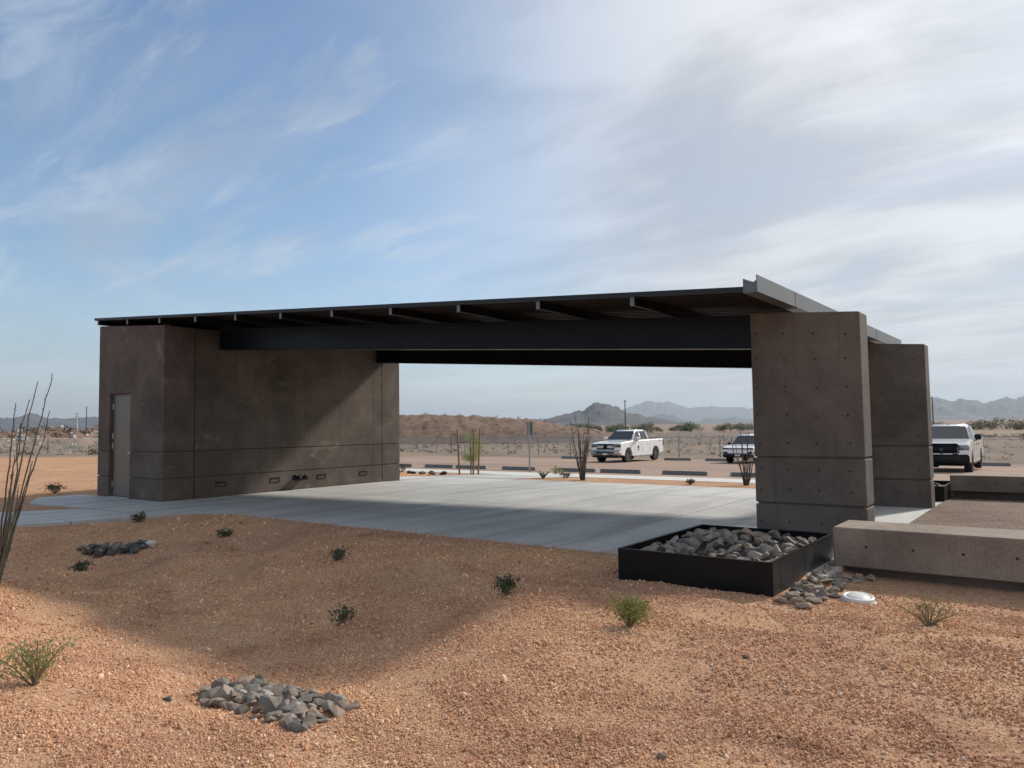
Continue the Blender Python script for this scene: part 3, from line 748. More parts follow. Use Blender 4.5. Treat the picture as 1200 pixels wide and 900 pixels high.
def chip_mat():
    mt, t, b = new_mat('gravel_chip'); rnd = t.node('ShaderNodeObjectInfo').outputs['Random']
    c = t.ramp(rnd, [(0, (.34, .180, .112)), (.15, (.52, .292, .180)), (.6, (.64, .378, .232)), (.84, (.72, .475, .305)), (.95, (.80, .61, .44)), (1, (.86, .74, .61))])
    pn = t.noise(pos(t), .55, 7, .7, .8)
    c = t.mix(1., c, t.ramp(pn, [(.30, (.66, .56, .52)), (.44, (.92, .86, .84)), (.58, (1.06, 1.03, .97)), (.74, (1.30, 1.20, 1.0))]), 'MULTIPLY')
    t.put(b.inputs['Base Color'], c); b.inputs['Roughness'].default_value = .85; b.inputs['Specular IOR Level'].default_value = .25
    return mt
M['chip'] = chip_mat()
ng = bpy.data.node_groups.new('scatter_chips', 'GeometryNodeTree')
ng.interface.new_socket('Geometry', in_out='INPUT', socket_type='NodeSocketGeometry'); ng.interface.new_socket('Geometry', in_out='OUTPUT', socket_type='NodeSocketGeometry')
N = ng.nodes; L = ng.links
gi = N.new('NodeGroupInput'); go = N.new('NodeGroupOutput'); ico = N.new('GeometryNodeMeshIcoSphere'); ico.inputs['Radius'].default_value = 1; ico.inputs['Subdivisions'].default_value = 1
iop = N.new('GeometryNodeInstanceOnPoints'); rot = N.new('FunctionNodeRandomValue'); rot.data_type = 'FLOAT_VECTOR'; rot.inputs[0].default_value = (0,0,0); rot.inputs[1].default_value = (6.28,6.28,6.28)
an = N.new('FunctionNodeRandomValue'); an.data_type = 'FLOAT_VECTOR'; an.inputs[0].default_value = (.75,.55,.5); an.inputs[1].default_value = (1.5,1.1,.9); an.inputs['Seed'].default_value = 5
na = N.new('GeometryNodeInputNamedAttribute'); na.data_type = 'FLOAT'; na.inputs[0].default_value = 'chip_size'
vm = N.new('ShaderNodeVectorMath'); vm.operation = 'SCALE'
sm = N.new('GeometryNodeSetMaterial'); sm.inputs['Material'].default_value = M['chip']
ss = N.new('GeometryNodeSetShadeSmooth'); ss.inputs['Shade Smooth'].default_value = False
m2p = N.new('GeometryNodeMeshToPoints')
L.new(gi.outputs[0], m2p.inputs[0]); L.new(m2p.outputs[0], iop.inputs['Points']); L.new(ico.outputs[0], sm.inputs[0]); L.new(sm.outputs[0], ss.inputs[0]); L.new(ss.outputs[0], iop.inputs['Instance'])
L.new(rot.outputs[0], iop.inputs['Rotation']); L.new(an.outputs[0], vm.inputs[0]); L.new(na.outputs[0], vm.inputs['Scale']); L.new(vm.outputs[0], iop.inputs['Scale']); L.new(iop.outputs[0], go.inputs[0])
gravel_obj.modifiers.new('scatter', 'NODES').node_group = ng

# ------------------------------------------------------------------ plants
def leaf_cloud(bm, centres, n, spread, size, rg):
    for _ in range(n):
        c = rg.choice(centres); p = Vector(c)+Vector((rg.gauss(0,spread), rg.gauss(0,spread), rg.gauss(0,spread*.8)))
        a = Vector((rg.gauss(0,1), rg.gauss(0,1), rg.gauss(0,1))).normalized(); b = a.orthogonal().normalized()
        s = size*rg.uniform(.6,1.4)
        v = [bm.verts.new(p+q) for q in (-a*s, b*s*.42, a*s, -b*s*.42)]; bm.faces.new(v)
def shrub(x, y, z, h, wd, nst, leaves, size, lm, label, seed, group=None, name='shrub', spread=.035):
    rg = random.Random(seed); t = empty(name, (x, y, z)); tag(t, label, 'shrub', group)
    st = bmesh.new(); cents = []
    for k in range(nst):
        a = 6.283*k/nst+rg.uniform(-.4,.4); lean = rg.uniform(.15,1.)*wd; hh = h*rg.uniform(.6,1.)*(1-.25*lean/wd)
        p0 = Vector((rg.uniform(-.01,.01), rg.uniform(-.01,.01), -.02)); p3 = Vector((math.cos(a)*lean, math.sin(a)*lean, hh))
        p1 = p0.lerp(p3,.4)+Vector((0,0,hh*.12)); p2 = p0.lerp(p3,.75)+Vector((rg.uniform(-.03,.03),rg.uniform(-.03,.03),hh*.08))
        tube(st, [p0,p1,p2,p3], [.006+.004*h,.005+.003*h,.003+.002*h,.002], 4)
        cents += [tuple(p0.lerp(p3,.45)), tuple(p2), tuple(p3), tuple(p1.lerp(p2,.6)), tuple(p2.lerp(p3,.5))]
        for _ in range(2):
            q = p1.lerp(p3, rg.uniform(.2,.8)); e = q+Vector((rg.gauss(0,.25)*wd, rg.gauss(0,.25)*wd, rg.uniform(.02,.2)*h)); tube(st, [q,e], [.003,.0015], 3); cents.append(tuple(e))
    obj('stem', st, M['twig'], t)
    lb = bmesh.new(); leaf_cloud(lb, cents, leaves, spread, size, rg); obj('foliage', lb, M[lm], t)
    return t
SH = [
 (14.09,-3.42, .26,.20, 16, 900,.016,'leaf_olive','bushy yellow-green shrub in the gravel left of the black planter front', 1, .035),
 (16.15,-2.14, .26,.24, 12, 230,.012,'leaf_olive','sparse wispy shrub in the gravel in front of the bench wall', 2, .03),
 (9.15,-2.43, .17,.13, 8, 200,.022,'leaf_dark','small dark green shrub in the shade below the middle of the slab edge', 3, .03),
 (12.47,-3.02, .20,.11, 8, 230,.021,'leaf_dark','upright dark green shrub at the tip of the column shadow', 4, .03),
 (11.19,-4.08, .19,.14, 7, 140,.020,'leaf_dark','thin dark green shrub in the shaded hollow right above the near rock apron', 5, .03),
 (2.85,-1.97, .17,.19, 10, 240,.022,'leaf_grey','grey-green shrub at the bend between path and slab', 6, .035),
 (5.68,-1.93, .11,.16, 8, 200,.024,'leaf_dark','low flat dark shrub just below the slab edge in front of the room', 7, .03),
 (4.84,-3.85, .14,.14, 8, 220,.024,'leaf_dark','tiny dark green shrub below the far dark rock apron', 8, .03),
 (11.18,-6.87, .34,.34, 12, 560,.016,'leaf_pale','pale green leafy shrub in the sunlit gravel at the left edge', 9, .035),
 (-5.1,-.3, .30,.35, 10, 260,.03,'leaf_grey','dry grey shrub on the orange ground left of the room', 10, .04)]
for x, y, h, wd, ns, nl, sz, lm, lab, sd, sp in SH: shrub(x, y, zg(x,y), h, wd, ns, nl, sz, lm, lab, sd, spread=sp)
RB = [(1.31,14.74,.35,.25,'leaf_olive','round olive tuft at the sidewalk edge beside the sign post'), (3.3,12.3,.22,.22,'leaf_grey','grey shrub in the rear bed right of the tall ocotillo'),
      (8.35,11.1,.16,.10,'leaf_dark','tiny dark plant alone in the rear gravel bed'), (-4.6,12.4,.3,.3,'leaf_grey','grey shrub in the rear bed behind the dark rocks')]
for i, (x, y, h, wd, lm, lab) in enumerate(RB): shrub(x, y, zb(y), h, wd, 8, 160, .03, lm, lab, 40+i)
# agave-like rosette near the ocotillo
def rosette(x, y, n, ln, label):
    t = empty('agave', (x, y, zb(y))); tag(t, label, 'agave')
    for k in range(n):
        a = 6.283*k/n; bm = bmesh.new(); e = R(random.uniform(25,65)); dx, dz = math.cos(e), math.sin(e); wv = .05
        pr = [((0,-.03,0),(0,.03,0)), ((dx*ln*.45,-wv,dz*ln*.5),(dx*ln*.45,wv,dz*ln*.5)), ((dx*ln,-.006,dz*ln*.85),(dx*ln,.006,dz*ln*.85))]
        vv = [(bm.verts.new(p), bm.verts.new(q)) for p, q in pr]
        for i in range(2): bm.faces.new((vv[i][0], vv[i][1], vv[i+1][1], vv[i+1][0]))
        ex = bmesh.ops.solidify(bm, geom=bm.faces[:], thickness=.012)
        obj('leaf', bm, M['agave'], t, rot=(0,0,a))
rosette(2.9, 11.55, 9, .42, 'pale green agave at the left tip of the rear bed by the ocotillo')
def ocotillo(x, y, z, canes, label, rad=.014, name='ocotillo'):
    """canes: list of point lists relative to the base"""
    t = empty(name, (x, y, z)); tag(t, label, 'ocotillo')
    for pts in canes:
        P_ = [Vector(p) for p in pts]; fine = []
        for i in range(len(P_)-1):
            for s in range(4): fine.append(P_[i].lerp(P_[i+1], s/4))
        fine.append(P_[-1])
        fine = [fine[0]]+[p+Vector((random.gauss(0,.006), random.gauss(0,.006), 0)) for p in fine[1:-1]]+[fine[-1]]
        n = len(fine); bm = bmesh.new(); tube(bm, fine, [rad*(1.15-.75*i/(n-1))*random.uniform(.9,1.12) for i in range(n)], 6)
        for i in range(1, n):           # thorns and knuckles
            for s in range(3):
                q = fine[i-1].lerp(fine[i], random.random()); dv = Vector((random.gauss(0,1), random.gauss(0,1), .4)).normalized()
                tube(bm, [q, q+dv*(rad*1.9)], [rad*.4, rad*.1], 3)
        obj('cane', bm, M['cane'], t)
def fan(n, h, spread, seed, w0=.06):
    rg = random.Random(seed); out = []
    for k in range(n):
        a = 6.283*k/n+rg.uniform(-.5,.5); s = spread*rg.uniform(.25,1.); hh = h*rg.uniform(.55,1.)
        b = Vector((math.cos(a)*w0*rg.random(), math.sin(a)*w0*rg.random(), -.03)); e = Vector((math.cos(a)*s, math.sin(a)*s, hh))
        out.append([b, b.lerp(e,.35)+Vector((0,0,hh*.03)), b.lerp(e,.7)+Vector((rg.gauss(0,.03),rg.gauss(0,.03),0)), e])
    return out
ocotillo(4.64, 11.25, zb(11.25), fan(13, 2.1, .42, 21), 'leafless ocotillo standing in the rear bed left of the parked pickup', .020)
ocotillo(9.72, 11.75, zb(11.75), fan(9, 1.75, .40, 22), 'leafless ocotillo half hidden behind the near column', .018)
# the tall one at the left edge: canes leaning to the right of the picture
def near_ocotillo():
    bx, by = 6.52, -5.56; bz = zg(bx, by)
    def c(du, h, bend=0., dv=0.):   # du along the picture's right, dv away from the camera
        rr = Vector((rt.x, rt.y, 0)).normalized(); ff = Vector((fw.x, fw.y, 0)).normalized()
        e = rr*du+ff*dv+Vector((0,0,h)); b0 = rr*(.05*du)+ff*(.05*dv); b0.z = -.04
        return [b0, b0.lerp(e,.3)+rr*(-.03*du), b0.lerp(e,.62)+rr*(-.02*du), b0.lerp(e,.84)+rr*bend, e]
    cs = [c(.58,2.62,.0,.1), c(.53,2.50,-.02,-.1), c(.24,2.30,-.06,.2), c(.33,2.24,.0,-.2), c(.53,2.15,.03,.15), c(.36,1.52,.0,.1), c(.36,1.25,.02,-.15), c(.10,2.0,.0,.25),
          c(-.15,2.3,.0,.1), c(-.35,2.5,.0,.0), c(-.5,2.1,-.03,.2), c(.20,1.6,.0,.0)]
    ocotillo(bx, by, bz, cs, 'tall leafless ocotillo with grey canes at the left edge of the picture', .0115)
near_ocotillo()
# staked young tree in the rear bed
def staked_tree(x, y):
    z = zb(y); t = empty('young_tree', (x, y, z)); tag(t, 'slender young green tree held between wooden stakes', 'tree')
    rg = random.Random(31); tr = bmesh.new(); cents = []
    tube(tr, [(0,0,-.05),(.02,.01,.5),(-.02,0,1.0),(.03,.02,1.6)], [.028,.024,.018,.008], 6)
    for k in range(12):
        a = rg.uniform(0,6.283); z0 = rg.uniform(.35,1.3); e = Vector((math.cos(a)*rg.uniform(.12,.42), math.sin(a)*rg.uniform(.12,.42), z0+rg.uniform(.1,.45)))
        tube(tr, [(0,0,z0), Vector((0,0,z0)).lerp(e,.5)+Vector((0,0,.05)), e], [.010,.007,.003], 4); cents += [tuple(e), tuple(Vector((0,0,z0)).lerp(e,.6)), tuple(e*.9)]
    obj('trunk', tr, M['bark'], t); lb = bmesh.new(); leaf_cloud(lb, cents+[(.02,0,.9),(0,.05,.7),(.05,0,1.1)], 2600, .085, .022, rg); obj('crown', lb, M['leaf_pale'], t)
    for (dx, dy, lx, lab) in ((-.33,-.25,-.12,'leftmost leaning wooden stake of the young tree'), (.20,-.10,.03,'middle wooden stake right of the young tree'), (.33,.02,.10,'rightmost wooden stake of the young tree')):
        s = empty('tree_stake', (x+dx, y+dy, z)); tag(s, lab, 'stake', 'stakes of the young tree')
        bm = bmesh.new(); tube(bm, [(0,0,-.2),(lx,.02,1.68)], [.033,.030], 8); obj('post', bm, M['stake'], s)
        bm = bmesh.new(); tube(bm, [(lx*.74,.02,1.2),(lx*.74-dx*.8,-dy*.8,1.22)], .008, 4); obj('tie', bm, M['blackplastic'], s)
staked_tree(-.9, 12.3)

# ------------------------------------------------------------------ wheel stops, sign
def wheel_stop(x, y, label, group):
    t = empty('wheel_stop', (x, y, zb(y)+.006)); tag(t, label, 'wheel stop', group)
    bm = bmesh.new(); pr = [(-.09,0),(-.065,.16),(.065,.16),(.09,0)]
    a = [bm.verts.new((-.86,p[0],p[1])) for p in pr]; b = [bm.verts.new((.86,p[0],p[1])) for p in pr]
    bm.faces.new(a); bm.faces.new(b[::-1])
    for i in range(4): bm.faces.new((a[i], b[i], b[(i+1)%4], a[(i+1)%4]))
    bmesh.ops.recalc_face_normals(bm, faces=bm.faces[:]); obj('block', bm, M['stop'], t)
    obj('lit_end', boxm(.861,.92,-.07,.07,.0,.155,.004), M['stop_end_lit'], t); obj('lit_end', boxm(-.92,-.861,-.07,.07,.0,.155,.004), M['stop_end_lit'], t)
NS = [(-9.9,'dark wheel stop seen just past the end of the room wall'), (-7.2,'dark wheel stop left of the staked tree'), (-5.2,'dark wheel stop directly behind the staked tree'), (-2.45,'dark wheel stop at the foot of the sign post'), (.55,'dark wheel stop behind the tall ocotillo, left side'), (2.6,'dark wheel stop right of the tall ocotillo'), (5.35,'dark wheel stop in the front row below the parked pickup tail'), (8.05,'dark wheel stop cut off by the near column')]
for x, lab in NS: wheel_stop(x, 17.45, lab, 'front row of wheel stops')
FS = [(-10.8,'far wheel stop just left of the pickup front'), (-2.95,'far wheel stop right of the pickup tail'), (-.2,'far wheel stop left of the half-hidden car'), (13.75,'far wheel stop right of the dark-bumpered pickup')]
for x, lab in FS: wheel_stop(x, 35.1, lab, 'far row of wheel stops')
t = empty('sign_post', (-.55, 15.6, zb(15.6))); tag(t, 'grey sign seen from behind on a steel post beside the lot', 'sign')
bm = bmesh.new(); tube(bm, [(0,0,-.2),(0,0,2.05)], .038, 8); obj('post', bm, M['galv'], t)
obj('sign_plate', boxm(-.155,.155,.045,.052,1.52,2.05,.002), M['signback'], t)
for zz in (1.62, 1.95): obj('bolt', boxm(-.02,.02,.039,.044,zz-.02,zz+.02), M['galv'], t)

# ------------------------------------------------------------------ vehicles (local x = forward, y = left)
def extrude_profile(pts, slices):
    """side outline pts (x,z); slices: (y, inset) from one side to the other"""
    bm = bmesh.new(); cx = sum(p[0] for p in pts)/len(pts); cz = sum(p[1] for p in pts)/len(pts); rings = []
    zmax = max(p[1] for p in pts); xmn = min(p[0] for p in pts); xmx = max(p[0] for p in pts)
    for y, ins in slices:
        ring = []
        for x, z in pts:
            zz = z-ins*max(0, (z-.75))/max(.01, zmax-.75); xx = x-ins*2.2*((x-cx)/(xmx-cx))**3 if x > cx else x+ins*1.2*((cx-x)/(cx-xmn))**3
            ring.append(bm.verts.new((xx, y, zz)))
        rings.append(ring)
    n = len(pts)
    for a, b in zip(rings, rings[1:]):
        for i in range(n): bm.faces.new((a[i], a[(i+1)%n], b[(i+1)%n], b[i]))
    bm.faces.new(rings[0][::-1]); bm.faces.new(rings[-1])
    bmesh.ops.recalc_face_normals(bm, faces=bm.faces[:]); return bm
def arch(cx, r, z0, n=9):
    """points over a wheel arch going from front to rear"""
    return [(cx+r*math.cos(math.pi*k/(n-1)), z0+r*math.sin(math.pi*k/(n-1))) for k in range(n)]
def frustum(bot, top):
    bm = bmesh.new(); v = hexa(bm, bot+top); return bm
def quad_part(name, pts, nrm, mat, parent, th=.012):
    bm = bmesh.new(); v = [bm.verts.new(Vector(p)+Vector(nrm)*th) for p in pts]; f = bm.faces.new(v)
    e = bmesh.ops.extrude_face_region(bm, geom=[f]); bmesh.ops.translate(bm, vec=Vector(nrm)*-(th+.004), verts=[q for q in e['geom'] if isinstance(q, bmesh.types.BMVert)])
    bmesh.ops.recalc_face_normals(bm, faces=bm.faces[:]); return obj(name, bm, mat, parent)
def wheel(parent, x, y, r, wd, rimm, side):
    bm = bmesh.new(); lathe(bm, [(r*.62,-wd*.1),(r*.62,-wd/2),(r*.66,-wd/2-.004),(r*.93,-wd/2),(r,-wd*.34),(r,wd*.34),(r*.93,wd/2),(r*.66,wd/2+.004),(r*.62,wd/2),(r*.62,wd*.1)], 28, 'Y', (0,0,0), False); wh = obj('wheel', bm, M['tyre'], parent, (x, y, r))
    bm = bmesh.new(); s = side
    lathe(bm, [(r*.63, s*(wd/2-.05)),(r*.63, s*(wd/2-.015)),(r*.57, s*(wd/2-.012)),(r*.54, s*(wd/2-.06)),(r*.12, s*(wd/2-.045)),(r*.10, s*(wd/2-.02))], 24, 'Y'); obj('rim', bm, M['darkrim'], wh)
    bm = bmesh.new()
    for k in range(6):
        a = 6.283*k/6; c, sn = math.cos(a), math.sin(a)
        q = [Vector((c*r*rr-sn*ww, s*(wd/2+dd), sn*r*rr+c*ww)) for rr, ww, dd in ((.06,-.035,-.012),(.61,-.055,-.006),(.61,.055,-.006),(.06,.035,-.012))]
        bm.faces.new([bm.verts.new(p) for p in q])
    bmesh.ops.solidify(bm, geom=bm.faces[:], thickness=.015); obj('spoke', bm, rimm, wh)
    return wh
def pickup(loc, rz, label, style):
    ram = style == 'dark'
    t = empty('pickup_truck', loc, rz); tag(t, label, 'pickup truck', None)
    W, Lf, Lr = 1.0, 2.92, -2.92; wb = 1.86; wr = .42; ax0, ax1 = wb+.06, -wb+.06
    Hh = 1.25 if not ram else 1.27     # hood height
    belt = 1.34
    bottom = .40
    pr = [(Lf-.10,.50),(Lf,.62),(Lf,1.06),(Lf-.05,1.16),(Lf-.20,Hh-.02),(1.25,Hh+.07),(1.15,belt),(-.95,belt),(-1.05,belt+.03),(Lr+.04,belt+.03),(Lr,belt-.05),(Lr,.62),(Lr+.08,.52)]
    bot = [(ax1-.54,.48)]+[(p[0],p[1]) for p in arch(ax1,.52,.43)][::-1]+[(ax1+.53,bottom),(ax0-.53,bottom)]+[(p[0],p[1]) for p in arch(ax0,.52,.43)][::-1]+[(ax0+.54,.48)]
    body = obj('body', extrude_profile(pr+bot, [(-W,.05),(-W+.03,.015),(-W+.12,0),(0,-.008),(W-.12,0),(W-.03,.015),(W,.05)]), M['paint_white'], t)
    obj('wheel_well', boxm(ax0-.48,ax0+.48,-W+.24,W-.24,.42,.93), M['blackplastic'], t); obj('wheel_well', boxm(ax1-.48,ax1+.48,-W+.24,W-.24,.42,.93), M['blackplastic'], t)
    obj('chassis', boxm(Lr+.3,Lf-.35,-W+.3,W-.3,.30,.52), M['blackplastic'], t)
    # cab: tumblehome and raked screens
    rz_ = 1.96; b0, b1 = 1.26, -1.04; f0, f1 = .36, -.86; yb, yt = .95, .70
    bm = bmesh.new(); hexa(bm, [(b1,-yb,belt-.01),(b0,-yb,belt-.01),(b0,yb,belt-.01),(b1,yb,belt-.01),(f1,-yt,rz_),(f0,-yt,rz_),(f0,yt,rz_),(f1,yt,rz_)])
    bmesh.ops.bevel(bm, geom=[e for e in bm.edges if any(v.co.z > 1.5 for v in e.verts)], offset=.085, segments=4, affect='EDGES')
    smooth(obj('cab', bm, M['paint_white'], t))
    def side_pt(x, k, s):      # k 0..1 up the side
        return (x, s*(yb+(yt-yb)*k), belt+(rz_-belt)*k)
    for s in (-1, 1):
        nr = Vector((0, s*(rz_-belt), yb-yt)).normalized()
        A = [side_pt(.98,.05,s), side_pt(.16,.05,s), side_pt(.16,.86,s), side_pt(.42,.86,s)]
        B = [side_pt(.06,.05,s), side_pt(-.80,.05,s), side_pt(-.72,.86,s), side_pt(.06,.86,s)]
        quad_part('side_window', A, nr, M['glass'], t); quad_part('side_window', B, nr, M['glass'], t)
        # door cut lines and handles
        for xx in (1.06, .11, -.93):
            obj('door_gap', boxm(xx-.006,xx+.006,s*W-.012 if s>0 else -W-.004,s*W+.004 if s>0 else -W+.012,.50,belt-.06), M['blackplastic'], t)
        for xx in (.28, -.72):
            obj('door_handle', boxm(xx-.09,xx+.09,s*(W+.012)-.02,s*(W+.012)+.02,1.10,1.14,.006), M['blackplastic'] if ram else M['paint_white'], t)
        bm = bmesh.new(); box(bm, .86,1.00, s*(W+.14)-.13, s*(W+.14)+.13, 1.32, 1.55); bmesh.ops.bevel(bm, geom=bm.edges[:], offset=.035, segments=2, affect='EDGES')
        mr = smooth(obj('mirror', bm, M['blackplastic'] if ram else M['paint_white'], t)); obj('mirror_arm', boxm(.88,.98, min(s*(W-.1), s*(W+.1)), max(s*(W-.1), s*(W+.1)), 1.28,1.33), M['blackplastic'], mr)
        hm = M['headlight'] if ram else M['headlight_dark']
        bm = bmesh.new(); y0, y1 = sorted((s*.60, s*.985)); box(bm, Lf-.24, Lf+.012, y0, y1, .92, 1.14); bmesh.ops.bevel(bm, geom=bm.edges[:], offset=.03, segments=2, affect='EDGES'); hl = smooth(obj('headlight', bm, hm, t))
        bm = bmesh.new(); y0, y1 = sorted((s*.66, s*.90)); box(bm, Lf+.011, Lf+.019, y0, y1, 1.06, 1.10); obj('lamp_strip', bm, M['headlight'], hl)
        obj('tail_light', boxm(Lr-.01,Lr+.14,*sorted((s*.86,s*1.008)),.90,1.30,.015), M['red_lens'], t)
        bm = bmesh.new(); y0, y1 = sorted((s*.86, s*1.0)); box(bm, -1.25, 1.25, y0, y1, .33, .40); obj('side_step', bm, M['blackplastic'] if ram else M['silver'], t)
        for xx in (ax0, ax1): wheel(t, xx, s*(W-.145), wr, .28, M['rim'] if not ram else M['darkrim'], s)
    # windscreen, rear window
    nr = Vector((rz_-belt, 0, b0-f0)).normalized()
    def scr(y, k): return (b0+(f0-b0)*k, y*(yb+(yt-yb)*k)/yb, belt+(rz_-belt)*k)
    quad_part('windscreen', [scr(-.86,.06), scr(.86,.06), scr(.86,.87), scr(-.86,.87)], nr, M['glass'], t)
    nr = Vector((-(rz_-belt), 0, b1-f1)).normalized() if False else Vector((-1,0,.23)).normalized()
    def scr2(y, k): return (b1+(f1-b1)*k, y*(yb+(yt-yb)*k)/yb, belt+(rz_-belt)*k)
    quad_part('rear_window', [scr2(.8,.25), scr2(-.8,.25), scr2(-.8,.85), scr2(.8,.85)], nr, M['glass'], t)
    obj('cargo_bed', boxm(Lr+.10,-1.10,-.84,.84,belt+.031,belt+.045), M['blackplastic'], t)
    bm = bmesh.new()
    for s in (-1, 1): box(bm, Lr+.05, -1.06, *sorted((s*.86, s*.97)), belt+.02, belt+.055)
    obj('bed_rail', bm, M['blackplastic'], t)
    # face
    if ram:
        bm = bmesh.new(); box(bm, Lf-.05, Lf+.03, -.64, .64, .76, 1.21); bmesh.ops.bevel(bm, geom=bm.edges[:], offset=.06, segments=3, affect='EDGES'); gr = smooth(obj('grille', bm, M['grille'], t))
        bm = bmesh.new(); box(bm, Lf+.028, Lf+.05, -.55, .55, .95, .995); box(bm, Lf+.029, Lf+.049, -.03, .03, .78, .9495); box(bm, Lf+.029, Lf+.049, -.03, .03, .9955, 1.15); obj('cross_bar', bm, M['blackplastic'], gr)
        bm = bmesh.new(); lathe(bm, [(.07,Lf+.050),(.07,Lf+.062),(.05,Lf+.066)], 16, 'X', (0,0,.97)); obj('emblem', bm, M['darkrim'], gr)
        bm = bmesh.new(); box(bm, Lf-.12, Lf+.12, -.99, .99, .36, .77); bmesh.ops.bevel(bm, geom=bm.edges[:], offset=.05, segments=2, affect='EDGES'); bp = smooth(obj('bumper', bm, M['blackplastic'], t))
        obj('air_intake', boxm(Lf+.118,Lf+.126,-.55,.55,.44,.54), M['grille'], bp)
        obj('roof_lamp', boxm(.38,.44,-.05,.05,1.955,1.985,.006), M['blackplastic'], t)
    else:
        bm = bmesh.new(); box(bm, Lf-.04, Lf+.03, -.62, .62, .78, 1.15); bmesh.ops.bevel(bm, geom=bm.edges[:], offset=.03, segments=2, affect='EDGES'); gr = smooth(obj('grille', bm, M['grille'], t))
        bm = bmesh.new()
        for s in (-1, 1): box(bm, Lf+.029, Lf+.045, *sorted((s*.13, s*.55)), .90, 1.05)
        obj('grille_bar', bm, M['silver'], gr)
        bm = bmesh.new(); lathe(bm, [(.115,Lf+.03),(.115,Lf+.05),(.10,Lf+.056)], 20, 'X', (0,0,0)); bmesh.ops.scale(bm, vec=(1,1,.42), verts=bm.verts[:]); bmesh.ops.translate(bm, vec=(0,0,.975), verts=bm.verts[:]); obj('emblem', bm, M['grille'], gr)
        bm = bmesh.new(); box(bm, Lf-.12, Lf+.10, -.985, .985, .46, .765); bmesh.ops.bevel(bm, geom=bm.edges[:], offset=.045, segments=2, affect='EDGES'); bp = smooth(obj('bumper', bm, M['silver'], t))
        obj('air_intake', boxm(Lf+.098,Lf+.106,-.62,.62,.60,.68), M['grille'], bp); obj('skirt', boxm(Lf-.2,Lf+.03,-.9,.9,.34,.459), M['blackplastic'], bp)
        obj('number_plate', boxm(Lf+.099,Lf+.108,-.16,.16,.50,.59), M['paint_white'], bp)
        # dark emblem on the driver's door: round seal with a bar of lettering below, and the bed-side mark
        bm = bmesh.new(); lathe(bm, [(.105, W+.001),(.105, W+.006)], 18, 'Y', (.62,0,.90)); box(bm, .50, .74, W+.001, W+.005, .70, .745); box(bm, .60, .64, W+.0015, W+.0055, .7455, .79); bmesh.ops.recalc_face_normals(bm, faces=bm.faces[:]); obj('door_emblem', bm, M['headlight_dark'], t)
        bm = bmesh.new()
        for (a, b, c, d) in ((-2.28,-2.25,1.19,1.26),(-2.34,-2.25,1.20,1.215),(-2.36,-2.34,1.215,1.26),(-2.42,-2.38,1.20,1.245),(-2.50,-2.47,1.19,1.26),(-2.56,-2.47,1.20,1.215)): box(bm, a, b, W+.001, W+.006, c, d)
        obj('bed_mark', bm, M['headlight_dark'], t)
        obj('antenna', (lambda b: (tube(b, [(-.1,0,1.95),(-.28,0,2.06)], [.02,.012], 6), b)[-1])(bmesh.new()), M['paint_white'], t)
    return t
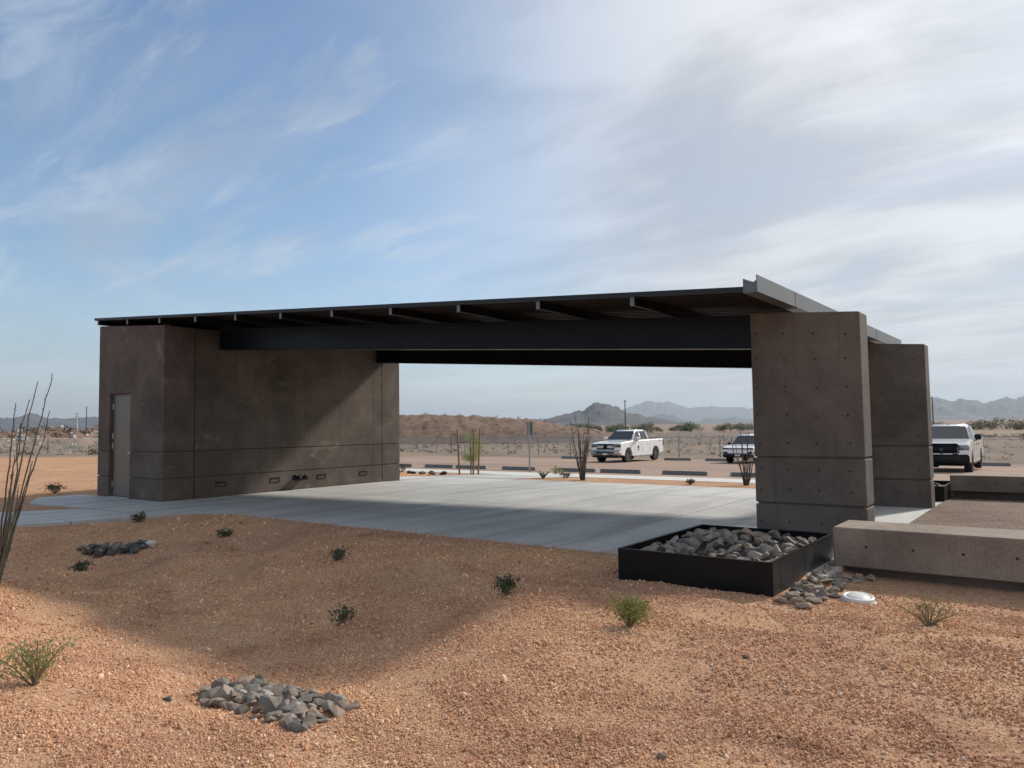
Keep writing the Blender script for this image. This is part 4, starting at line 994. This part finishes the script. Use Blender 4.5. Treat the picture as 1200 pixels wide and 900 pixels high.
# vehicles face the shelter (-Y)
pickup((-5.30, 33.0, zb(33)+.006), R(-90), 'white crew cab pickup with silver bumper and door emblem parked in the lot', 'silver')
DARK_TRUCK = 1.03
pickup((12.78, 29.2, zb(28.6)+.006), R(-90), 'white pickup with black bumper and grille half hidden by the far column', 'dark').scale = (1, 1, DARK_TRUCK)
def suv(loc, rz, label):
    t = empty('suv_car', loc, rz); tag(t, label, 'car')
    W = .91; Lf, Lr = 2.2, -2.2; ax0, ax1 = 1.32, -1.32; wr = .34; belt = 1.02
    pr = [(Lf-.12,.42),(Lf,.52),(Lf+.01,.80),(Lf-.06,.92),(Lf-.25,.97),(1.05,1.05),(.95,belt+.04),(-1.9,belt+.06),(Lr+.03,.95),(Lr,.55),(Lr+.1,.42)]
    bot = [(ax1-.42,.40)]+arch(ax1,.41,.34)[::-1]+[(ax1+.43,.30),(ax0-.43,.30)]+arch(ax0,.41,.34)[::-1]+[(ax0+.42,.40)]
    obj('body', extrude_profile(pr+bot, [(-W,.05),(-W+.03,.015),(-W+.12,0),(0,-.008),(W-.12,0),(W-.03,.015),(W,.05)]), M['paint_white'], t)
    obj('wheel_well', boxm(ax0-.38,ax0+.38,-W+.22,W-.22,.34,.78), M['blackplastic'], t); obj('wheel_well', boxm(ax1-.38,ax1+.38,-W+.22,W-.22,.34,.78), M['blackplastic'], t)
    rz_ = 1.64; b0, b1 = 1.02, -2.02; f0, f1 = .28, -1.65; yb, yt = .86, .66; bl = belt+.03
    bm = bmesh.new(); hexa(bm, [(b1,-yb,bl),(b0,-yb,bl),(b0,yb,bl),(b1,yb,bl),(f1,-yt,rz_),(f0,-yt,rz_),(f0,yt,rz_),(f1,yt,rz_)])
    bmesh.ops.bevel(bm, geom=[e for e in bm.edges if any(v.co.z > 1.3 for v in e.verts)], offset=.06, segments=3, affect='EDGES'); smooth(obj('cabin', bm, M['paint_white'], t))
    def sp(x, k, s): return (x, s*(yb+(yt-yb)*k), bl+(rz_-bl)*k)
    for s in (-1, 1):
        nr = Vector((0, s*(rz_-bl), yb-yt)).normalized()
        for q in ([sp(.82,.06,s),sp(.0,.06,s),sp(.0,.84,s),sp(.24,.84,s)],[sp(-.08,.06,s),sp(-.95,.06,s),sp(-.95,.84,s),sp(-.08,.84,s)],[sp(-1.03,.06,s),sp(-1.75,.06,s),sp(-1.55,.84,s),sp(-1.03,.84,s)]): quad_part('side_window', q, nr, M['glass'], t)
        bm = bmesh.new(); box(bm, .70,.84, s*(W+.09)-.10, s*(W+.09)+.10, 1.06, 1.20); bmesh.ops.bevel(bm, geom=bm.edges[:], offset=.03, segments=2, affect='EDGES'); smooth(obj('mirror', bm, M['blackplastic'], t))
        bm = bmesh.new(); box(bm, Lf-.16, Lf+.012, *sorted((s*.54, s*.88)), .80, .90); bmesh.ops.bevel(bm, geom=bm.edges[:], offset=.02, segments=2, affect='EDGES'); smooth(obj('headlight', bm, M['headlight_dark'], t))
        obj('fog_lamp', boxm(Lf-.02,Lf+.016,*sorted((s*.58,s*.84)),.60,.68,.008), M['grille'], t)
        obj('roof_rail', boxm(-1.5,.1,s*.60-.015,s*.60+.015,1.63,1.68,.005), M['blackplastic'], t)
        obj('tail_light', boxm(Lr-.01,Lr+.1,*sorted((s*.6,s*.88)),.82,.94,.01), M['red_lens'], t)
        for xx in (ax0, ax1): wheel(t, xx, s*(W-.12), wr, .23, M['rim'], s)
    nr = Vector((rz_-bl, 0, b0-f0)).normalized()
    def scr(y, k): return (b0+(f0-b0)*k, y*(yb+(yt-yb)*k)/yb, bl+(rz_-bl)*k)
    quad_part('windscreen', [scr(-.78,.06), scr(.78,.06), scr(.78,.86), scr(-.78,.86)], nr, M['glass'], t)
    gr = obj('grille', boxm(Lf-.02,Lf+.020,-.53,.53,.80,.885,.008), M['grille'], t)
    for k in range(7): obj('slot_trim', boxm(Lf+.0205,Lf+.026,-.48+k*.1485-.012,-.48+k*.1485+.058,.815,.870), M['silver'], gr)
    bm = bmesh.new(); box(bm, Lf-.1, Lf+.05, -.86, .86, .36, .56); bmesh.ops.bevel(bm, geom=bm.edges[:], offset=.03, segments=2, affect='EDGES'); bp = smooth(obj('bumper', bm, M['blackplastic'], t))
    obj('bumper_strip', boxm(Lf-.05,Lf+.03,-.80,.80,.575,.60), M['grille'], bp); obj('number_plate', boxm(Lf+.05,Lf+.058,-.15,.15,.44,.53), M['paint_white'], bp)
suv((2.0, 34.4, zb(34)+.006), R(-90), 'white compact sport utility car half hidden by the near column')

# ------------------------------------------------------------------ fences
def fence(pts, h, label, sp=3.05):
    t = empty('chain_link_fence', (pts[0][0], pts[0][1], zb(pts[0][1]))); tag(t, label, 'fence', 'chain link fences')
    o = Vector(t.location); pm = None
    for (xa, ya), (xb_, yb_) in zip(pts, pts[1:]):
        a = Vector((xa, ya, zb(ya))); b = Vector((xb_, yb_, zb(yb_))); ln = (b-a).length; n = max(1, round(ln/sp))
        for k in range(n+1):
            p = a.lerp(b, k/n)-o
            if pm is None:
                bm = bmesh.new(); tube(bm, [(0,0,-.2),(0,0,h+.04)], .045, 6); pm = bpy.data.meshes.new('post'); bm.to_mesh(pm); bm.free(); pm.materials.append(M['galv'])
            obj('post', pm, None, t, tuple(p))
        bm = bmesh.new(); tube(bm, [a-o+Vector((0,0,h)), b-o+Vector((0,0,h))], .021, 5); obj('top_rail', bm, M['galv'], t)
        ang = math.atan2(b.y-a.y, b.x-a.x); dz = b.z-a.z; L2 = math.hypot(b.x-a.x, b.y-a.y)
        me = bpy.data.meshes.new('mesh_fabric'); me.from_pydata([(0,0,.04),(L2,0,.04+dz),(L2,0,h+dz),(0,0,h)], [], [(0,1,2,3)])
        obj('mesh_fabric', me, M['chain'], t, tuple(a-o), (0,0,ang))
fence([(-76,62),(-30,44),(-24,41),(40,42.5)], 1.45, 'chain link fence running behind the parked vehicles')
fence([(-58,4),(-63,22),(-70,42),(-76,84),(-6,92)], 1.5, 'far chain link fence along the foot of the earth berm')

# ------------------------------------------------------------------ spoil berm and rubble, far scrub
def mound(name, p0, p1, width, hts, seed, mat, kind='structure', rough=.8, nl=200, nw=26):
    a = Vector((p0[0],p0[1],0)); b = Vector((p1[0],p1[1],0)); d = (b-a).normalized(); nrm = Vector((-d.y,d.x,0)); verts = []; faces = []
    for i in range(nl+1):
        u = i/nl
        for j in range(nw+1):
            v = j/nw*2-1; p = a.lerp(b,u)+nrm*(v*width)
            h = lerp_table(u, [q[0] for q in hts], [q[1] for q in hts])
            s = max(0., 1-abs(v)**1.5)
            nz = mnoise.fractal(Vector((p.x*.10+seed, p.y*.10, seed)), 1., 2., 3)*rough*.35+mnoise.fractal(Vector((p.x*.8, p.y*.8, seed)), .8, 2., 4)*rough*.75
            verts.append((p.x, p.y, zb(p.y)-.15+s*(h+nz*min(1,h*.6)*1.2)+ (nz*.12 if s>0 else 0)))
    for i in range(nl):
        for j in range(nw):
            q = i*(nw+1)+j; faces.append((q, q+nw+1, q+nw+2, q+1))
    me = bpy.data.meshes.new(name); me.from_pydata(verts, [], faces); o = obj(name, me, mat); tag(o, kind=kind); smooth(o); return o
mound('earth_berm', (-128,58), (-46,112), 15, [(0,4.9),(.2,5.3),(.42,5.3),(.55,5.3),(.7,5.0),(.82,4.0),(.93,2.0),(1,.0)], 3., M['berm'], rough=.5)
mound('rubble_bank', (-66,-14), (-92,64), 9, [(0,1.0),(.15,1.9),(.3,2.5),(.45,2.1),(.55,2.8),(.7,2.3),(.85,2.9),(1,1.5)], 11., M['berm'], rough=.55)
mound('earth_bank', (-30,118), (150,150), 8, [(0,.2),(.2,.45),(.5,.6),(.75,.9),(1,.9)], 23., M['berm'], rough=.8)

def bush_mesh(seed, n, lm, flat=.7):
    rg = random.Random(seed); bm = bmesh.new(); cents = []
    for _ in range(11):
        cents.append((rg.gauss(0,.5), rg.gauss(0,.5), flat*rg.uniform(.15,.9)))
    leaf_cloud(bm, cents, n, .17, .055, rg); return bm
BM = []
for k in range(5):
    bm = bush_mesh(500+k, 1100, None); me = bpy.data.meshes.new('crown'); bm.to_mesh(me); bm.free(); me.materials.append(M['leaf_grey'] if k % 2 else M['leaf_dark']); BM.append(me)
bm = bmesh.new(); tube(bm, [(0,0,-.1),(.05,0,.35),(-.03,.02,.7)], [.05,.04,.02], 5); tm = bpy.data.meshes.new('trunk'); bm.to_mesh(tm); bm.free(); tm.materials.append(M['twig'])
def far_bush(x, y, z, s, label, group):
    t = empty('desert_tree', (x, y, z)); tag(t, label, 'tree', group)
    obj('crown', random.choice(BM), None, t, (0,0,0), (0,0,random.uniform(0,6.28)), (s*random.uniform(.9,1.4), s*random.uniform(.9,1.4), s)); obj('trunk', tm, None, t, (0,0,0), None, s)
for k in range(60):      # tree line along the far bank
    x = -150+k*3.4+random.uniform(-2,2); y = 225+random.uniform(0,60)
    far_bush(x, y, zb(y)-.1+random.uniform(0,1.0), random.uniform(2.2,4.0), 'small dark desert tree in the far line of scrub below the mountains', 'tree line beyond the field')
# low scrub over the field and on the berm: stuff
rg = random.Random(88); bm = bmesh.new()
def tuft(x, y, z, s):
    for _ in range(16):
        p = Vector((x+rg.gauss(0,.35)*s, y+rg.gauss(0,.35)*s, z+abs(rg.gauss(0,.3))*s)); a = Vector((rg.gauss(0,1),rg.gauss(0,1),rg.gauss(0,1))).normalized(); b = a.orthogonal().normalized(); q = s*rg.uniform(.10,.22)
        bm.faces.new([bm.verts.new(p+c) for c in (-a*q, b*q*.5, a*q, -b*q*.5)])
for _ in range(1700):
    y = 44+rg.random()**1.1*130; x = rg.uniform(-40-y*.35, 20+y*.75)
    tuft(x, y, zb(y), rg.uniform(.2,.55))
for _ in range(500):
    x = rg.uniform(-100,-50); y = rg.uniform(-10,60); tuft(x, y, zb(y)+.1, rg.uniform(.25,.8))
tag(obj('desert_scrub', bm, M['leaf_grey']), 'low grey-green scrub dotted over the desert field', 'scrub', kind='stuff')
# scrub on the berm, sat on its surface
bm = bmesh.new()
berm_me = bpy.data.objects['earth_berm'].data
for _ in range(420):
    v = berm_me.vertices[rg.randrange(len(berm_me.vertices))].co; tuft(v.x, v.y, v.z, rg.uniform(.3,.8))
rub = bpy.data.objects['rubble_bank'].data
for _ in range(1000):
    v = rub.vertices[rg.randrange(len(rub.vertices))].co; tuft(v.x, v.y, v.z, rg.uniform(.3,.9))
eb = bpy.data.objects['earth_bank'].data
for _ in range(900):
    v = eb.vertices[rg.randrange(len(eb.vertices))].co; tuft(v.x, v.y, v.z, rg.uniform(.4,1.))
tag(obj('bank_scrub', bm, M['leaf_grey']), 'scattered scrub growing on the earth banks', 'scrub', kind='stuff')
# pale rubble lumps on the left bank: stuff
bm = bmesh.new()
for _ in range(700):
    v = rub.vertices[rg.randrange(len(rub.vertices))].co; s = rg.uniform(.08,.32)
    p = Vector((v.x+rg.gauss(0,.6), v.y+rg.gauss(0,.6), v.z)); hexa(bm, [p+Vector((a*s*rg.uniform(.6,1.2), b*s*rg.uniform(.6,1.2), c*s*.7)) for c in (-1,1) for a, b in ((-1,-1),(1,-1),(1,1),(-1,1))])
tag(obj('rubble', bm, M['rock_white']), 'broken rubble on the bank behind the left fence', 'rubble', kind='stuff')

# ------------------------------------------------------------------ utility poles
def bearing_pt(px, dist):
    a = YAW+math.atan((px-600)/872.78); return CAM.x+math.sin(a)*dist, CAM.y+math.cos(a)*dist
def upole(px, dist, h, label, mat, arms, rad):
    x, y = bearing_pt(px, dist); t = empty('utility_pole', (x, y, zb(y))); tag(t, label, 'utility pole', 'power line poles')
    bm = bmesh.new(); tube(bm, [(0,0,-1),(0,0,h)], [rad,rad*.6], 8); obj('pole', bm, mat, t)
    for zz, ln in arms:
        bm = bmesh.new(); d = Vector((rt.x,rt.y,0))*ln; tube(bm, [(-d.x,-d.y,zz),(d.x,d.y,zz)], rad*.35, 5); obj('cross_arm', bm, mat, t)
upole(732, 430, 17.5, 'slim tall utility pole rising behind the parked pickup', M['pole'], [(16.5,.8)], .42)
upole(1092, 420, 15.0, 'utility pole beside the far column against the mountains', M['pole'], [(14.2,.8)], .38)
upole(90, 700, 19, 'pale steel monopole with short arms at the far left', M['pole_white'], [(18.6,1.9),(16.2,1.9),(13.8,1.9)], .75)
upole(101, 760, 26, 'tallest dark utility pole at the far left', M['pole'], [(25,1.2),(22,1.2)], .5)
upole(75, 650, 9, 'short dark utility pole at the far left', M['pole'], [(8.5,1.)], .5)
upole(52, 900, 14, 'thin dark pole left of the pale monopole', M['pole'], [(13,1.)], .45)

# ------------------------------------------------------------------ mountains: ridges with real depth at their distances
def ridge(name, sil, dist, depth, seed, mat, detail=1., hz=None):
    """sil: (bearing px, elevation px above the horizon) samples of the crest"""
    nl, nw = 360, 26; verts = []; faces = []
    px0, px1 = sil[0][0], sil[-1][0]
    for i in range(nl+1):
        px = px0+(px1-px0)*i/nl; a = YAW+math.atan((px-600)/872.78)
        e = lerp_table(px, [s[0] for s in sil], [s[1] for s in sil])
        jag = .08*mnoise.noise(Vector((px/5.5, seed, 0)))+.05*mnoise.noise(Vector((px/2.2, seed, 4)))
        hh = e/872.78*dist
        for j in range(nw+1):
            v = j/nw*2-1; rr = (dist+v*depth)/math.cos(math.atan((px-600)/872.78))
            x = CAM.x+math.sin(a)*rr; y = CAM.y+math.cos(a)*rr
            k = dist/9000
            n1 = mnoise.ridged_multi_fractal(Vector((x/(900*k)+seed, y/(900*k), seed)), 1., 2.1, 5, 1., 2.)
            n2 = mnoise.fractal(Vector((x/(260*k), y/(260*k), seed*2)), 1., 2., 4)
            n3 = mnoise.noise(Vector((x/(130*k), y/(130*k), seed*3)))
            s = max(0, 1-abs(v)**.95)
            gully = (1-s)*s*4
            z = hh*s*(1+jag*s**8+detail*(.09*n2+.08*n3)) + hh*gully*.34*(n1-1.15)*detail
            verts.append((x, y, max(-4, z-3)))
    for i in range(nl):
        for j in range(nw):
            q = i*(nw+1)+j; faces.append((q, q+nw+1, q+nw+2, q+1))
    me = bpy.data.meshes.new(name); me.from_pydata(verts, [], faces); o = obj(name, me, mat); tag(o, kind='structure'); return o
ridge('mountain', [(618,0),(640,9),(652,12),(660,13.7),(668,16),(675,18),(680,16.5),(684,17),(690,23),(696,27.3),(701,28.2),(704,26.5),(713,25),(722,21.6),(730,17.4),(740,13),(750,13.6),(756,9.2),(766,9),(780,6),(798,2),(812,0)], 7000, 1100, 2., M['mtn'])
ridge('mountain', [(700,0),(718,12),(736,21.6),(746,23.5),(756,26),(764,26.8),(769,24.6),(774,27),(778,25),(781,27),(788,23.8),(798,21.7),(808,18.6),(820,20.4),(834,20),(860,19),(879,17.6),(900,18),(960,20),(1010,16),(1060,12),(1090,6),(1100,0)], 26000, 3500, 5., M['mtn'], .6)
ridge('mountain', [(735,0),(750,7),(762,10.5),(778,12.5),(788,11),(798,5.5),(808,3.5),(820,3.3),(828,6.8),(836,7),(846,6),(862,8),(870,5),(879,3.5),(900,6),(920,0)], 15000, 1800, 9., M['mtn'])
ridge('mountain', [(1030,0),(1060,16),(1075,23),(1088,26.6),(1102,27),(1110,24),(1118,22),(1126,25.5),(1133,23),(1141,22.8),(1150,20),(1156,19.6),(1162,22),(1168,22.4),(1174,25),(1181,25.4),(1190,24.5),(1200,26.3),(1225,26),(1260,30),(1300,24),(1350,12),(1380,0)], 13000, 2000, 13., M['mtn'])
ridge('mountain', [(-330,0),(-260,14),(-180,20),(-90,16),(-30,17),(-10,19),(10,18),(24,20),(34,24),(44,22),(52,18),(66,18),(80,17),(100,17),(113,18),(140,16),(180,14),(230,17),(290,12),(340,9),(400,8),(440,0)], 10000, 1600, 17., M['mtn'])
ridge('mountain', [(380,0),(430,5),(470,6),(520,6),(560,9),(600,8),(640,9),(660,8),(690,0)], 24000, 2500, 21., M['mtn'], .6)

# ------------------------------------------------------------------ dusty air
bm = bmesh.new(); box(bm, -40000, 40000, -10000, 44000, -6, 1250)
hz = bpy.data.materials.new('dusty_air'); hz.use_nodes = True; t = NT(hz.node_tree); t.n.remove(t.n['Principled BSDF'])
pv = t.node('ShaderNodeVolumePrincipled'); pv.inputs['Color'].default_value = (.76, .87, 1., 1); pv.inputs['Density'].default_value = .000042; pv.inputs['Anisotropy'].default_value = .2
t.l.new(pv.outputs[0], t.n['Material Output'].inputs['Volume'])
tag(obj('haze', bm, hz), 'pale dusty air between the camera and the mountains', 'haze', kind='stuff')

scene.render.engine = 'CYCLES'
cy = scene.cycles; cy.max_bounces = 6; cy.diffuse_bounces = 3; cy.glossy_bounces = 3; cy.transmission_bounces = 3; cy.volume_bounces = 0; cy.transparent_max_bounces = 12
